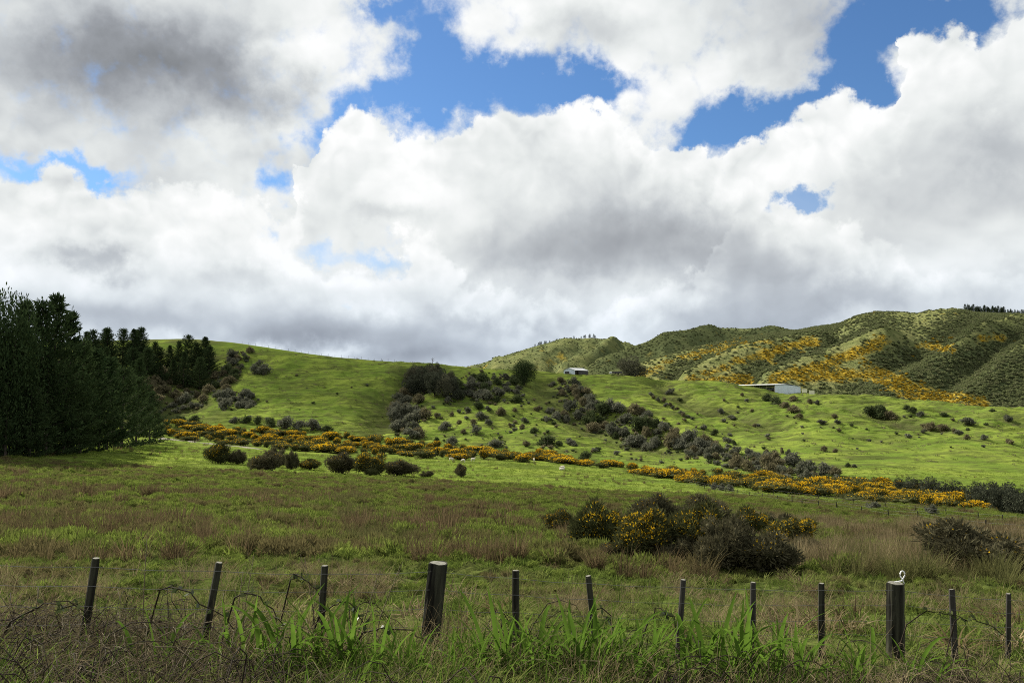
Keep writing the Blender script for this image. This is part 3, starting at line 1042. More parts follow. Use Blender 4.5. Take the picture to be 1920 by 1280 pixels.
# ---- pines (one unit = one metre, made at 20 m and scaled)
def pine_variant(seed, h=20.0, spread=0.26, blades=9, ragged=0.25, lowest=0.02, whorls=21):
    r = np.random.default_rng(seed)
    C, Dv, Ls = [], [], []
    branches = []
    for k in range(whorls):
        f = lowest + (1 - lowest) * max(0.0, (k + r.uniform(-0.3, 0.3)) / whorls) ** 0.78
        f = min(max(f, 0.01), 0.985)
        z = f * h
        prof = spread * h * ((1 - f) ** (0.95 if seed % 2 == 0 else 0.8)) * (0.62 + 0.38 * min(1, f / 0.18)) + 0.14
        nb = r.integers(5, 9)
        a0 = r.uniform(0, 6.28)
        for j in range(nb):
            a = a0 + j * 6.283 / nb + r.uniform(-0.3, 0.3)
            ln = prof * r.uniform(1 - ragged * 1.6, 1 + ragged)
            up = r.uniform(0.05, 0.35) + 0.9 * f ** 2
            ax = np.array([math.cos(a), math.sin(a), 0])
            npt = max(3, int(ln / 0.42))
            s = np.linspace(0.22, 1, npt)
            pts = np.array([0, 0, z]) + ax * (ln * s)[:, None] + np.array([0, 0, 1]) * (ln * (up * s + 0.22 * s ** 2 - 0.10))[:, None]
            branches.append(([(0, 0, z), tuple(pts[len(pts) // 2]), tuple(pts[-1])], [0.05 + 0.02 * ln / 4, 0.03, 0.012], 3))
            for q in range(npt):
                nt = blades
                base = pts[q] + r.normal(size=(nt, 3)) * np.array([0.20, 0.20, 0.10])
                C.append(base)
                Dv.append(ax * 0.7 + np.array([0, 0, 0.55]) + r.normal(size=(nt, 3)) * 0.55)
                Ls.append(r.uniform(0.45, 1.05, nt))
    # leader
    zt = np.linspace(0.9 * h, 1.02 * h, 14)
    base = np.stack([r.normal(size=14) * 0.06, r.normal(size=14) * 0.06, zt], 1)
    C.append(base)
    Dv.append(np.array([0, 0, 1.0]) + r.normal(size=(14, 3)) * 0.45)
    Ls.append(r.uniform(0.4, 0.8, 14))
    C, Dv, Ls = np.concatenate(C), np.concatenate(Dv), np.concatenate(Ls)
    V, Fc = diamonds(C, Dv, Ls, Ls * r.uniform(0.16, 0.34, len(Ls)), r)
    crown = mesh_from('crown', V, Fc, M_PINE)
    tr = tube_mesh('trunk', [([(0, 0, -0.6), (0.03, 0, h * 0.3), (-0.03, 0.04, h * 0.7), (0, 0, h)], [h * 0.016, h * 0.012, h * 0.006, 0.03], 8)] + random.sample(branches, min(90, len(branches))), M_BARK)
    return crown, tr


PINES = [pine_variant(500, spread=0.24), pine_variant(501, spread=0.29, ragged=0.33), pine_variant(502, spread=0.20, ragged=0.3), pine_variant(503, spread=0.33, whorls=18, ragged=0.3)]


def pine(var, loc, height, label, group, wide=1.0, name='pine_tree', cat='pine tree'):
    cr_, tr_ = PINES[var]
    s = height / 20.0
    o = empty(name, (loc[0], loc[1], loc[2]), random.uniform(0, 6.28), (s * wide, s * wide, s))
    tag(o, label, cat, group)
    ob('crown', cr_, o)
    ob('trunk', tr_, o)
    return o


# ---- broad-crowned trees (unit high)
def round_tree_mesh(seed, n, lobes_n, wid, leaf, mat, base=0.12):
    r = np.random.default_rng(seed)
    L = []
    for i in range(lobes_n):
        a = r.uniform(0, 6.28)
        q = math.sqrt(r.uniform(0, 1)) * wid * 0.72
        top = 1 - 0.5 * (q / wid) ** 2
        z = r.uniform(base + 0.1, max(base + 0.15, top - 0.16))
        s = r.uniform(0.13, 0.22)
        L.append(((q * math.cos(a), q * math.sin(a), z), (s * 1.1, s * 1.1, s * 0.8)))
    Pt, d = lobes_points(L, n, r, 0.6, 1.08)
    V, Fc = diamonds(Pt, d + r.normal(size=d.shape) * 0.7, r.uniform(0.6, 1.3, n) * leaf, r.uniform(0.35, 0.7, n) * leaf, r)
    crown = mesh_from('crown', V, Fc, mat)
    sp = [([(0, 0, -0.05), (0.01, 0, base + 0.1), (0, 0.01, 0.6)], [0.035, 0.028, 0.012], 7)]
    for c, s in L[:14]:
        sp.append(([(0, 0, base), (c[0] * 0.5, c[1] * 0.5, (base + c[2]) * 0.5 + 0.03), c], [0.018, 0.012, 0.004], 5))
    tr = tube_mesh('trunk', sp, M_BARK)
    return crown, tr


M_TREE_A = leaf_mat('olive_tree_leaves', (0.055, 0.060, 0.036), (0.140, 0.134, 0.090), 0.25, spread=0.4)
M_TREE_B = leaf_mat('dark_tree_leaves', (0.035, 0.042, 0.028), (0.085, 0.090, 0.060), 0.2, spread=0.4)
ROUND = {'olive': [round_tree_mesh(600 + i, 6500, 34, 0.75, 0.06, M_TREE_A, 0.06) for i in range(2)],
         'dark': [round_tree_mesh(610 + i, 3000, 18, 0.55, 0.075, M_TREE_B, 0.06) for i in range(3)],
         'tall': [round_tree_mesh(620, 17000, 56, 0.30, 0.024, M_PINE, 0.06)]}


def round_tree(kind, loc, width, height, label, group=None, name='broadleaf_tree'):
    wid = {'olive': 0.75, 'dark': 0.55, 'tall': 0.30}[kind]
    cr_, tr_ = random.choice(ROUND[kind])
    o = empty(name, (loc[0], loc[1], loc[2] - 0.02 * height), random.uniform(0, 6.28), (width / (2 * wid), width / (2 * wid), height))
    tag(o, label, 'tree', group)
    ob('crown', cr_, o)
    ob('trunk', tr_, o)
    return o


# ------------------------------------------------------------------ pine stand at the edge of the paddock
GP = 'dark pines of the stand beside the paddock'
LP = 'dark dense pine standing in the stand beside the shaded paddock'
FRONT = [(-75, 855, 560), (-30, 853, 540), (38, 852, 562), (70, 850, 566), (97, 849, 556), (126, 848, 584), (150, 846, 640), (25, 855, 650), (85, 853, 680), (172, 845, 655), (200, 843, 672), (228, 840, 690),
         (255, 836, 708), (120, 851, 700), (280, 832, 735), (296, 828, 775), (55, 856, 730), (185, 846, 735), (10, 858, 700), (150, 850, 725)]
for i, (px, py, top) in enumerate(FRONT):
    x, y, z = hit(px, py, 40)
    hh = (734 - top) / F * y - z + 0.0
    lab, grp = LP, GP
    if (px, top) == (97, 556):
        lab, grp = 'tallest spiky-topped pine with thin leader shoots in the front of the stand', None
    if (px, top) == (296, 775):
        lab, grp = 'short bushy pine at the open end of the stand, nearest the gorse', None
    pine([0, 2, 2, 1, 0, 2, 1, 3, 3, 1, 1, 3, 3, 3, 3, 3, 3, 3, 3, 3][i], (x, y, z), hh, lab, grp, wide=random.uniform(0.75, 1.0) if i < 6 else random.uniform(0.9, 1.25))
x, y, z = hit(6, 856, 40)
round_tree('tall', (x, y, z), 9.0, 1.10 * ((734 - 514) / F * y - z), 'tall round-topped tree rising above the pines at the picture edge')
GP2 = 'pines climbing the slope behind the stand'
LP2 = 'dark pine on the slope behind the front pines'
for i, (px, top, Y) in enumerate([(146, 618, 380), (165, 626, 385), (184, 618, 390), (200, 612, 396), (214, 613, 398), (229, 608, 402), (243, 606, 404), (256, 607, 402), (266, 610, 398), (176, 640, 372), (207, 640, 380),
                                  (238, 640, 380), (262, 645, 372), (250, 668, 352), (272, 676, 350), (222, 665, 352), (130, 628, 370)]):
    a = (px - 960) / F
    z = gz(a * Y, Y)
    hh = max(7.0, (734 - top) / F * Y - z)
    pine(random.choice([0, 1, 3]), (a * Y, Y + random.uniform(-8, 8), z), hh * random.uniform(.84, 1.04), LP2, GP2, wide=random.uniform(1.0, 1.35))
GP3 = 'pines in the clump on the slope under the crest'
LP3 = 'pine in the detached clump on the slope just under the left crest'
for i, (px, top, Y) in enumerate([(268, 642, 400), (276, 650, 402), (290, 642, 402), (282, 650, 395), (300, 645, 400), (318, 638, 400), (335, 630, 402), (352, 626, 402), (368, 630, 400), (384, 623, 402), (392, 642, 395), (345, 652, 385), (375, 662, 385), (325, 666, 385), (300, 672, 380)]):
    a = (px - 960) / F
    z = gz(a * Y, Y)
    hh = max(8.0, (734 - top) / F * Y - z)
    pine(random.choice([0, 1, 3]), (a * Y, Y, z), hh * random.uniform(.82, 1.03), LP3, GP3, wide=random.uniform(1.1, 1.5))


# ------------------------------------------------------------------ scrub on the hillside
def inside(px, py, pg):
    c = False
    j = len(pg) - 1
    for i in range(len(pg)):
        if (pg[i][1] > py) != (pg[j][1] > py) and px < (pg[j][0] - pg[i][0]) * (py - pg[i][1]) / (pg[j][1] - pg[i][1]) + pg[i][0]:
            c = not c
        j = i
    return c


def fill(pg, n, mind):
    xs, ys = [p[0] for p in pg], [p[1] for p in pg]
    pts, tries = [], 0
    while len(pts) < n and tries < 6000:
        tries += 1
        q = (random.uniform(min(xs), max(xs)), random.uniform(min(ys), max(ys)))
        if inside(q[0], q[1], pg) and all(math.hypot((q[0] - p[0]), (q[1] - p[1]) * 1.8) > mind for p in pts):
            pts.append(q)
    return pts


THICKETS = []


def cluster(pg, n, mind, kinds, smin, smax, label, group, tall=0.85, ymin=200):
    THICKETS.append((pg, n * 4, ymin))
    for px, py in fill(pg, n, mind):
        x, y, z = hit(px, py, ymin)
        wd = (smin + (smax * 1.35 - smin) * random.random() ** 1.6) * y / F
        scrub_bush(random.choice(kinds), (x, y, z), wd, wd * random.uniform(0.85, 1.15) * tall, label, group)


def single(px, py, wpx, hpx, kind, label, group, ymin=200, name='scrub_bush'):
    x, y, z = hit(px, py, ymin)
    return scrub_bush(kind, (x, y, z), wpx * y / F, hpx * y / F, label, group, name)


cluster([(262, 725), (330, 698), (392, 735), (385, 757), (340, 778), (300, 775), (270, 750)], 32, 11, ['brown', 'brown', 'grey'], 14, 22,
        'brownish scrub bush on the slope below the pine clump', 'brown scrub below the pine clump')
cluster([(395, 720), (430, 668), (470, 658), (474, 668), (455, 690), (440, 720), (415, 742)], 22, 11, ['grey', 'brown', 'green'], 12, 20,
        'dark scrub bush in the gully running up to the left crest', 'scrub in the gully under the left crest')
cluster([(405, 748), (430, 735), (480, 745), (470, 766), (420, 768)], 16, 10, ['grey'], 14, 22,
        'grey scrub bush in the tight clump low on the bright green slope', 'tight clump of grey scrub on the bright slope')
for px, py, a_, b_ in [(478, 700, 24, 22), (495, 702, 28, 26), (486, 685, 16, 14)]:
    single(px, py, a_, b_, 'grey', 'dark scrub bush alone near the top of the bright slope', 'dark bushes near the top of the bright slope')
for px, py, a_, b_ in [(335, 790, 30, 16), (365, 790, 26, 14), (440, 792, 22, 14), (462, 793, 22, 16), (483, 796, 22, 18), (508, 799, 24, 20), (535, 803, 34, 28), (560, 804, 30, 22), (586, 806, 32, 26), (612, 808, 26, 14)]:
    single(px, py, a_, b_, random.choice(['grey', 'green']), 'dark round bush in the row at the foot of the bright slope', 'row of dark bushes behind the gorse')
GT = 'dark trees crowding the head of the gully'
for px, py, a_, b_ in [(772, 742, 40, 44), (795, 738, 48, 56), (815, 742, 44, 54), (788, 722, 40, 40), (835, 745, 42, 46), (812, 722, 40, 42), (770, 720, 30, 34), (850, 738, 34, 36), (830, 722, 30, 34), (800, 705, 26, 26), (780, 703, 24, 22), (820, 704, 24, 26), (858, 750, 30, 26), (845, 718, 22, 26)]:
    x, y, z = hit(px, py, 250)
    round_tree(random.choice(['dark', 'dark', 'olive']), (x, y, z), a_ * y / F, b_ * y / F, 'dark tree in the dense thicket at the head of the gully', GT)
cluster([(848, 712), (900, 702), (965, 712), (985, 755), (940, 760), (890, 752), (850, 758), (830, 752)], 30, 12, ['grey', 'green', 'grey'], 14, 24,
        'dark scrub bush on the shaded face between thicket and lone pine', 'scrub between the thicket and the lone pine')
cluster([(735, 790), (752, 742), (790, 750), (800, 775), (785, 822), (740, 822)], 20, 13, ['grey', 'grey', 'brown'], 20, 30,
        'grey scrub bush in the strip running downhill below the thicket', 'strip of grey scrub below the thicket')
for px, py, a_, b_ in [(897, 766, 20, 17), (877, 773, 12, 14), (902, 786, 28, 18), (938, 778, 20, 20), (887, 796, 18, 14), (917, 797, 18, 16), (834, 806, 32, 20), (818, 783, 14, 12), (846, 781, 10, 12), (893, 812, 20, 18), (980, 805, 12, 14), (984, 792, 16, 14),
                       (999, 812, 17, 15), (1025, 836, 34, 26), (846, 834, 30, 22), (932, 838, 44, 20), (818, 828, 11, 12), (988, 836, 16, 13), (1030, 775, 20, 18), (1024, 790, 14, 11), (870, 812, 12, 12), (956, 800, 10, 10), (860, 795, 12, 11), (1010, 770, 14, 12),
                       (1050, 835, 16, 12), (1098, 862, 24, 20), (965, 772, 14, 11), (915, 770, 14, 12), (1072, 835, 20, 16)]:
    single(px, py, a_, b_, random.choice(['grey', 'grey', 'green', 'brown']), 'grey scrub bush dotted on the green face above the gorse belt', 'scrub dotted on the middle face')
cluster([(1030, 762), (1090, 752), (1200, 775), (1260, 805), (1330, 832), (1350, 852), (1290, 858), (1180, 842), (1140, 825), (1090, 800), (1040, 792)], 52, 13, ['grey', 'grey', 'brown', 'green'], 16, 28,
        'grey brown scrub bush in the broad thicket across the middle face', 'broad thicket across the middle face')
cluster([(1035, 722), (1060, 716), (1108, 740), (1112, 762), (1070, 758), (1040, 745)], 14, 12, ['brown', 'brown', 'grey'], 13, 20,
        'brown scrub bush on the spur below the gabled shed', 'brown scrub below the gabled shed')
cluster([(1285, 848), (1400, 852), (1480, 868), (1575, 890), (1560, 904), (1450, 897), (1370, 880)], 34, 13, ['grey', 'grey', 'brown'], 18, 28,
        'pale grey scrub bush in the line along the far bank', 'line of grey scrub along the far bank', ymin=150)
for k in range(12):
    f = k / 11
    single(1222 + 75 * f + random.uniform(-3, 3), 742 + 45 * f + random.uniform(-3, 3), random.uniform(8, 13), random.uniform(7, 11), random.choice(['grey', 'brown']), 'small scrub bush in the line running down the spur', 'small scrub down the spur')
RB = [(1440, 752, 20, 18), (1455, 758, 26, 18), (1472, 765, 28, 16), (1490, 772, 26, 14), (1485, 752, 18, 14), (1518, 756, 16, 12), (1532, 758, 12, 11), (1500, 785, 18, 12), (1540, 795, 16, 11), (1258, 738, 20, 16), (1275, 752, 12, 8),
      (1635, 782, 34, 26), (1652, 782, 40, 30), (1670, 785, 26, 18), (1712, 775, 20, 16), (1725, 780, 18, 14), (1700, 768, 14, 11), (1745, 806, 34, 18), (1768, 808, 30, 16), (1790, 812, 14, 12), (1798, 815, 14, 12), (1565, 784, 12, 11),
      (1570, 794, 11, 11), (1815, 795, 28, 16), (1813, 824, 14, 13), (1845, 824, 14, 13), (1890, 790, 18, 15), (1890, 830, 14, 11), (1732, 812, 10, 9), (1546, 846, 16, 14), (1566, 848, 10, 10), (1590, 875, 14, 10), (1602, 876, 10, 8), (1478, 855, 12, 16),
      (1438, 850, 14, 11), (1466, 850, 10, 16), (1352, 775, 12, 14), (1372, 785, 16, 10), (1340, 816, 16, 14), (1320, 805, 14, 11), (1365, 830, 20, 14), (1376, 834, 14, 12), (1392, 742, 8, 8), (1415, 800, 8, 9), (1770, 780, 16, 10), (1860, 772, 12, 8)]
for px, py, a_, b_ in RB:
    lab, grp = 'scrub bush dotted on the sunlit slope below the long white shed', 'scrub dotted on the right slope'
    if (px, py) == (1652, 782):
        lab, grp = 'largest dark round bush high on the sunlit right slope', None
    single(px, py, a_, b_, random.choice(['grey', 'green', 'brown']), lab, grp, ymin=150)
GR = 'dark trees at the end of the gorse belt'
for px, py, a_, b_ in [(1715, 925, 40, 34), (1742, 930, 44, 40), (1770, 935, 44, 36), (1800, 938, 46, 40), (1830, 950, 44, 44), (1855, 955, 46, 52), (1880, 962, 50, 60), (1905, 968, 52, 58), (1925, 972, 50, 55), (1950, 972, 50, 60), (1840, 935, 36, 36), (1870, 935, 36, 36), (1900, 945, 44, 44), (1990, 975, 60, 60), (1690, 918, 34, 24)]:
    x, y, z = hit(px, py, 100)
    round_tree('dark', (x, y, z), a_ * y / F, b_ * y / F, 'dark green tree in the bushy end of the gorse belt', GR)

# lone trees on the skyline
x, y, z = hit(983, 722, 250)
round_tree('tall', (x, y, z - 0.3), 40 * y / F, 60 * y / F, 'lone dark pine-like tree on the crest between thicket and gabled shed')
Y = 408.0
a = (1183 - 960) / F
round_tree('olive', (a * Y, Y, gz(a * Y, Y) - 0.5), 66 * Y / F, 46 * Y / F, 'big round spreading tree on the crest beside the low trailer')
x, y, z = hit(811, 700, 250)
dt = empty('dead_tree', (x, y, z))
tag(dt, 'bare dead trunk standing above the thicket against the sky', 'tree')
hh = 30 * y / F
ob('trunk', tube_mesh('trunk', [([(0, 0, 0), (0.05, 0, hh * 0.5), (0, 0, hh)], [0.22, 0.16, 0.07], 7)], M_BARK), dt)
for s_, q_ in ((1, .82), (-1, .9), (1, .95)):
    ob('branch', tube_mesh('branch', [([(0, 0, hh * q_ * .9), (s_ * 0.5, 0, hh * q_), (s_ * 0.9, 0.1, hh * (q_ + .06))], [0.09, 0.06, 0.03], 5)], M_BARK), dt)

# ------------------------------------------------------------------ gorse belt along the stream
BT = [(312, 790, 822), (400, 800, 832), (500, 812, 843), (600, 818, 850), (700, 826, 856), (800, 836, 860), (900, 844, 864), (1000, 852, 869), (1070, 862, 872), (1140, 872, 880), (1200, 880, 892), (1300, 887, 910), (1400, 893, 921), (1500, 902, 931), (1600, 905, 941), (1700, 915, 951), (1800, 934, 957), (1895, 946, 962)]
LG, GG = 'gorse bush covered in orange flowers in the long belt along the stream', 'gorse bushes of the belt along the stream'
cnt = 0
pts = []
px = 312.0
while px < 1898:
    t0, t1 = np.interp(px, [q[0] for q in BT], [q[1] for q in BT]), np.interp(px, [q[0] for q in BT], [q[2] for q in BT])
    rows_n = max(2, int((t1 - t0) / 7))
    for k in range(rows_n):
        if 1090 < px < 1200 and random.random() < 0.45:
            continue
        pts.append((px + random.uniform(-7, 7), t0 + (t1 - t0) * (k + random.uniform(0.1, 0.9)) / rows_n))
    px += 16 if px < 1200 else 19
random.shuffle(pts)
for px, py in pts[:298]:
    x, y, z = hit(px, py, 110)
    wd = random.choice((random.uniform(2.0, 3.4), random.uniform(3.0, 7.5)))
    hh = random.uniform(1.2, 2.5) * (1.15 if px < 1100 else 0.95)
    front_ = py > np.interp(px, [q[0] for q in BT], [q[2] for q in BT]) - (12 if px < 900 else 5)
    v = random.choice([5, 6, 5, 6, 0] if front_ and px < 900 else [0, 1, 2, 3, 4, 0, 1, 2, 5, 6, 5, 6])
    gorse_bush(GORSE_BELT[v], (x, y, z), wd, hh, LG, GG)

# ------------------------------------------------------------------ bushes in the paddocks
M_GORSE_BIG = [gorse_variant(700, 0.55, 7500, 1300, 0.11, 0.045, 7), gorse_variant(701, 0.52, 7500, 2400, 0.11, 0.045, 9), gorse_variant(702, 0.60, 7500, 260, 0.11, 0.042, 3, M_GORSE_DEAD),
               gorse_variant(703, 0.58, 7500, 1300, 0.11, 0.045, 5), gorse_variant(704, 0.62, 8500, 40, 0.10, 0.033, 1, M_GORSE_DEAD), gorse_variant(705, 0.6, 7500, 1900, 0.11, 0.045, 7)]
MID = [(412, 869, 48, 40, 3, 'dark gorse bush with a yellow crown at the near edge of the bright paddock'),
       (443, 870, 34, 28, 4, 'small dark bush beside the yellow-crowned gorse, before the bright paddock'),
       (497, 884, 56, 40, 2, 'brown rounded bush in the bush row before the bright paddock'),
       (519, 876, 36, 40, 4, 'upright dark bush rising behind the brown rounded bush'),
       (548, 880, 26, 36, 4, 'narrow dark sapling-like bush in the gap of the bush row'),
       (580, 880, 40, 20, 3, 'low sprawling bush with thin shoots in the middle of the bush row'),
       (640, 888, 60, 42, 2, 'wide brown gorse bush, dark-topped, next to the yellow-sided one'),
       (693, 893, 62, 44, 5, 'gorse bush with yellow flowers over its top and both sides in the bush row'),
       (750, 892, 66, 32, 2, 'low brown bush tapering off at the end of the bush row'),
       (800, 894, 24, 12, 4, 'tiny brown bush just past the end of the bush row'),
       (865, 894, 24, 26, 2, 'lone small dark bush standing in the pale green paddock')]
for px, py, a_, b_, v, lab in MID:
    x, y, z = hit(px, py, 60)
    gorse_bush(M_GORSE_BIG[v], (x, y, z), a_ * y / F, b_ * y / F, lab, 'bushes at the edge of the bright paddock')
FG = [(1052, 1002, 62, 46, 0, 'small low gorse with a few flowers at the open end of the near thicket'),
      (1116, 1034, 100, 96, 0, 'leggy gorse with bare stems and dull yellow top in the near thicket'),
      (1207, 1046, 104, 92, 1, 'rounded gorse with the heaviest yellow flowers in the near thicket'),
      (1234, 1000, 100, 78, 2, 'dark flowerless gorse standing highest at the back of the near thicket'),
      (1318, 1048, 120, 106, 3, 'broad gorse with a yellow patch on its top in the near thicket'),
      (1330, 990, 100, 62, 2, 'dark flowerless gorse behind the broad one in the near thicket'),
      (1362, 1068, 104, 104, 4, 'brown half-dead gorse at the front of the near thicket, taller of the brown pair'),
      (1440, 1074, 116, 82, 2, 'brown half-dead gorse at the front of the near thicket, lower of the brown pair'),
      (1402, 1010, 80, 60, 0, 'greenish gorse filling the back of the near thicket'),
      (1482, 1038, 92, 68, 5, 'gorse with a bright yellow face at the far-right end of the near thicket'),
      (1462, 1010, 60, 50, 4, 'dark spiky gorse behind the bright yellow-faced one'),
      (1270, 1060, 90, 60, 4, 'low brown gorse filling the gap in the front of the near thicket'),
      (1160, 1052, 70, 44, 2, 'scrubby low gorse at the foot of the leggy one'),
      (1512, 1052, 70, 44, 4, 'low brown gorse trailing off the bright yellow-faced one'),
      (1825, 1070, 165, 92, 2, 'solitary wide dark gorse with scattered flowers among pale rushes')]
for px, py, a_, b_, v, lab in FG:
    x, y, z = hit(px, py, 14, 80)
    gorse_bush(M_GORSE_BIG[v], (x, y, z), a_ * y / F, b_ * y / F, lab, 'gorse bushes of the near field')
for px, py, a_, b_, lab in [(1640, 957, 30, 22, 'round dark bush alone on the bright strip, wider than tall'), (1748, 968, 24, 30, 'upright dark bush alone on the bright strip, taller than wide')]:
    single(px, py, a_, b_, 'grey', lab, 'lone bushes on the bright strip', ymin=60)
for k, px in enumerate((1338, 1353, 1368)):
    single(px, 917 + k * 2, 17, 17, 'grey', 'small round bush, one of three in a row before the gorse belt', 'three round bushes in a row', ymin=100)

# ------------------------------------------------------------------ trees on the far hills
FARPINE = [pine_variant(520 + i, spread=0.30, blades=7, whorls=13, lowest=0.14 + 0.1 * i, ragged=0.3) for i in range(3)]


def hill_z(name, px, t):
    H = HILLS[name]
    i = int(np.argmin(np.abs(H['T'][:, 0] - t)))
    j = int(np.argmin(np.abs(H['P'][0] - px)))
    return H['X'][i, j], H['Y'][i, j], H['Z'][i, j]


for k in range(26):
    px = 1003 + k * 4.6 + random.uniform(-1.5, 1.5)
    x, y, z = hill_z('hill_far', px, 0.99)
    v = random.randrange(3)
    s = random.uniform(8, 15) / 20
    o = empty('crest_tree', (x, y + random.uniform(-10, 10), z - 1), random.uniform(0, 6.28), (s * 1.3, s * 1.3, s))
    tag(o, 'small dark tree in the straggling line along the hazy hill crest', 'tree', 'trees along the hazy hill crest')
    ob('crown', FARPINE[v][0], o)
    ob('trunk', FARPINE[v][1], o)
for k in range(66):
    px = 1812 + (k % 33) * 4.0 + random.uniform(-2, 2)
    x, y, z = hill_z('hill_right', px, 0.98 if k < 33 else 1.02)
    v = random.randrange(3)
    s = random.uniform(11, 15) * (1 if px < 1890 else 0.75) / 20
    o = empty('plantation_pine', (x, y, z - 1.5), random.uniform(0, 6.28), (s * 1.3, s * 1.3, s))
    tag(o, 'pine in the dark plantation block on top of the right hill', 'pine tree', 'plantation block on the right hill')
    ob('crown', FARPINE[v][0], o)
    ob('trunk', FARPINE[v][1], o)


# ------------------------------------------------------------------ scattered vegetation (geometry nodes)
def scatter(name, variants, pos, rot, scl, idx, label, cat='vegetation'):
    coll = bpy.data.collections.new(name + '_variants')
    for i, me in enumerate(variants):
        vo = bpy.data.objects.new('%s_%02d' % (name, i), me)
        coll.objects.link(vo)
    n = len(pos)
    me = bpy.data.meshes.new(name)
    me.vertices.add(n)
    me.vertices.foreach_set('co', np.asarray(pos, np.float32).ravel())
    for nm, ty, val, key in (('rot', 'FLOAT_VECTOR', rot, 'vector'), ('scl', 'FLOAT_VECTOR', scl, 'vector'), ('idx', 'INT', idx, 'value')):
        at = me.attributes.new(nm, ty, 'POINT')
        at.data.foreach_set(key, np.asarray(val, np.int32 if ty == 'INT' else np.float32).ravel())
    o = ob(name, me)
    tag(o, label, cat, kind='stuff')
    ng = bpy.data.node_groups.new(name, 'GeometryNodeTree')
    ng.interface.new_socket('Geometry', in_out='INPUT', socket_type='NodeSocketGeometry')
    ng.interface.new_socket('Geometry', in_out='OUTPUT', socket_type='NodeSocketGeometry')
    gi, go = ng.nodes.new('NodeGroupInput'), ng.nodes.new('NodeGroupOutput')
    ci = ng.nodes.new('GeometryNodeCollectionInfo')
    ci.inputs['Collection'].default_value = coll
    ci.inputs['Separate Children'].default_value = True
    ci.inputs['Reset Children'].default_value = True
    ip = ng.nodes.new('GeometryNodeInstanceOnPoints')
    ip.inputs['Pick Instance'].default_value = True

    def attr(nm, ty):
        a_ = ng.nodes.new('GeometryNodeInputNamedAttribute')
        a_.data_type = ty
        a_.inputs['Name'].default_value = nm
        return a_.outputs[0]
    L_ = ng.links.new
    L_(gi.outputs[0], ip.inputs['Points'])
    L_(ci.outputs[0], ip.inputs['Instance'])
    L_(attr('idx', 'INT'), ip.inputs['Instance Index'])
    L_(attr('rot', 'FLOAT_VECTOR'), ip.inputs['Rotation'])
    L_(attr('scl', 'FLOAT_VECTOR'), ip.inputs['Scale'])
    L_(ip.outputs[0], go.inputs[0])
    mod = o.modifiers.new('scatter', 'NODES')
    mod.node_group = ng
    return o


def tuft(seed, n, lo, hi, width, lean, spread, mat, segs=3, droop=0.5):
    """a tuft of bending grass blades"""
    r = np.random.default_rng(seed)
    a = r.uniform(0, 6.283, n)
    q = np.sqrt(r.uniform(0, 1, n)) * spread
    base = np.stack([q * np.cos(a), q * np.sin(a), np.full(n, -0.03)], 1)
    b2 = a + r.normal(size=n) * 0.7
    ln = r.uniform(lo, hi, n)
    le = np.abs(r.normal(size=n)) * lean + lean * 0.4
    dr = r.uniform(0.2, 1.0, n) * droop
    side = np.stack([-np.sin(b2 + r.normal(size=n) * .5), np.cos(b2 + r.normal(size=n) * .5), np.zeros(n)], 1)
    rows_ = []
    p = base.copy()
    ang = le.copy()
    for k in range(segs + 1):
        f = k / segs
        wd = width * (1 - f) ** 0.7 * (0.7 + 0.3 * min(1, f * 3)) + width * 0.06
        rows_.append((p - side * wd / 2, p + side * wd / 2))
        stp = ln / segs
        p = p + np.stack([np.cos(b2) * np.sin(ang), np.sin(b2) * np.sin(ang), np.cos(ang)], 1) * stp[:, None]
        ang = ang + dr * 1.1
    V = np.stack([x_ for rw in rows_ for x_ in rw], 1).reshape(-1, 3)
    k2 = 2 * (segs + 1)
    Fl = []
    for k in range(segs):
        o_ = np.arange(n) * k2 + 2 * k
        Fl.append(np.stack([o_, o_ + 1, o_ + 3, o_ + 2], 1))
    return mesh_from('tuft', V, np.concatenate(Fl), mat)


def spots(n, y0, y1, p0=-160, p1=2080, power=1.0, seed=0):
    """ground points spread over the fan in view, denser nearby when power is below 1"""
    r = np.random.default_rng(seed)
    u = r.uniform(0, 1, n)
    e = 1 + power
    Y_ = (y0 ** e + u * (y1 ** e - y0 ** e)) ** (1 / e)
    X_ = (r.uniform(p0, p1, n) - 960) / F * Y_
    return X_, Y_, r


def do_scatter(name, variants, X_, Y_, r, smin, smax, label, lean=0.12, sy=1.0):
    n = len(X_)
    Z_ = ground(X_, Y_)
    pos = np.stack([X_, Y_, Z_], 1)
    rot = np.stack([r.normal(size=n) * lean, r.normal(size=n) * lean, r.uniform(0, 6.283, n)], 1)
    s = r.uniform(smin, smax, n)
    scl = np.stack([s, s, s * sy * r.uniform(0.8, 1.2, n)], 1)
    idx = r.integers(0, len(variants), n)
    return scatter(name, variants, pos, rot, scl, idx, label)


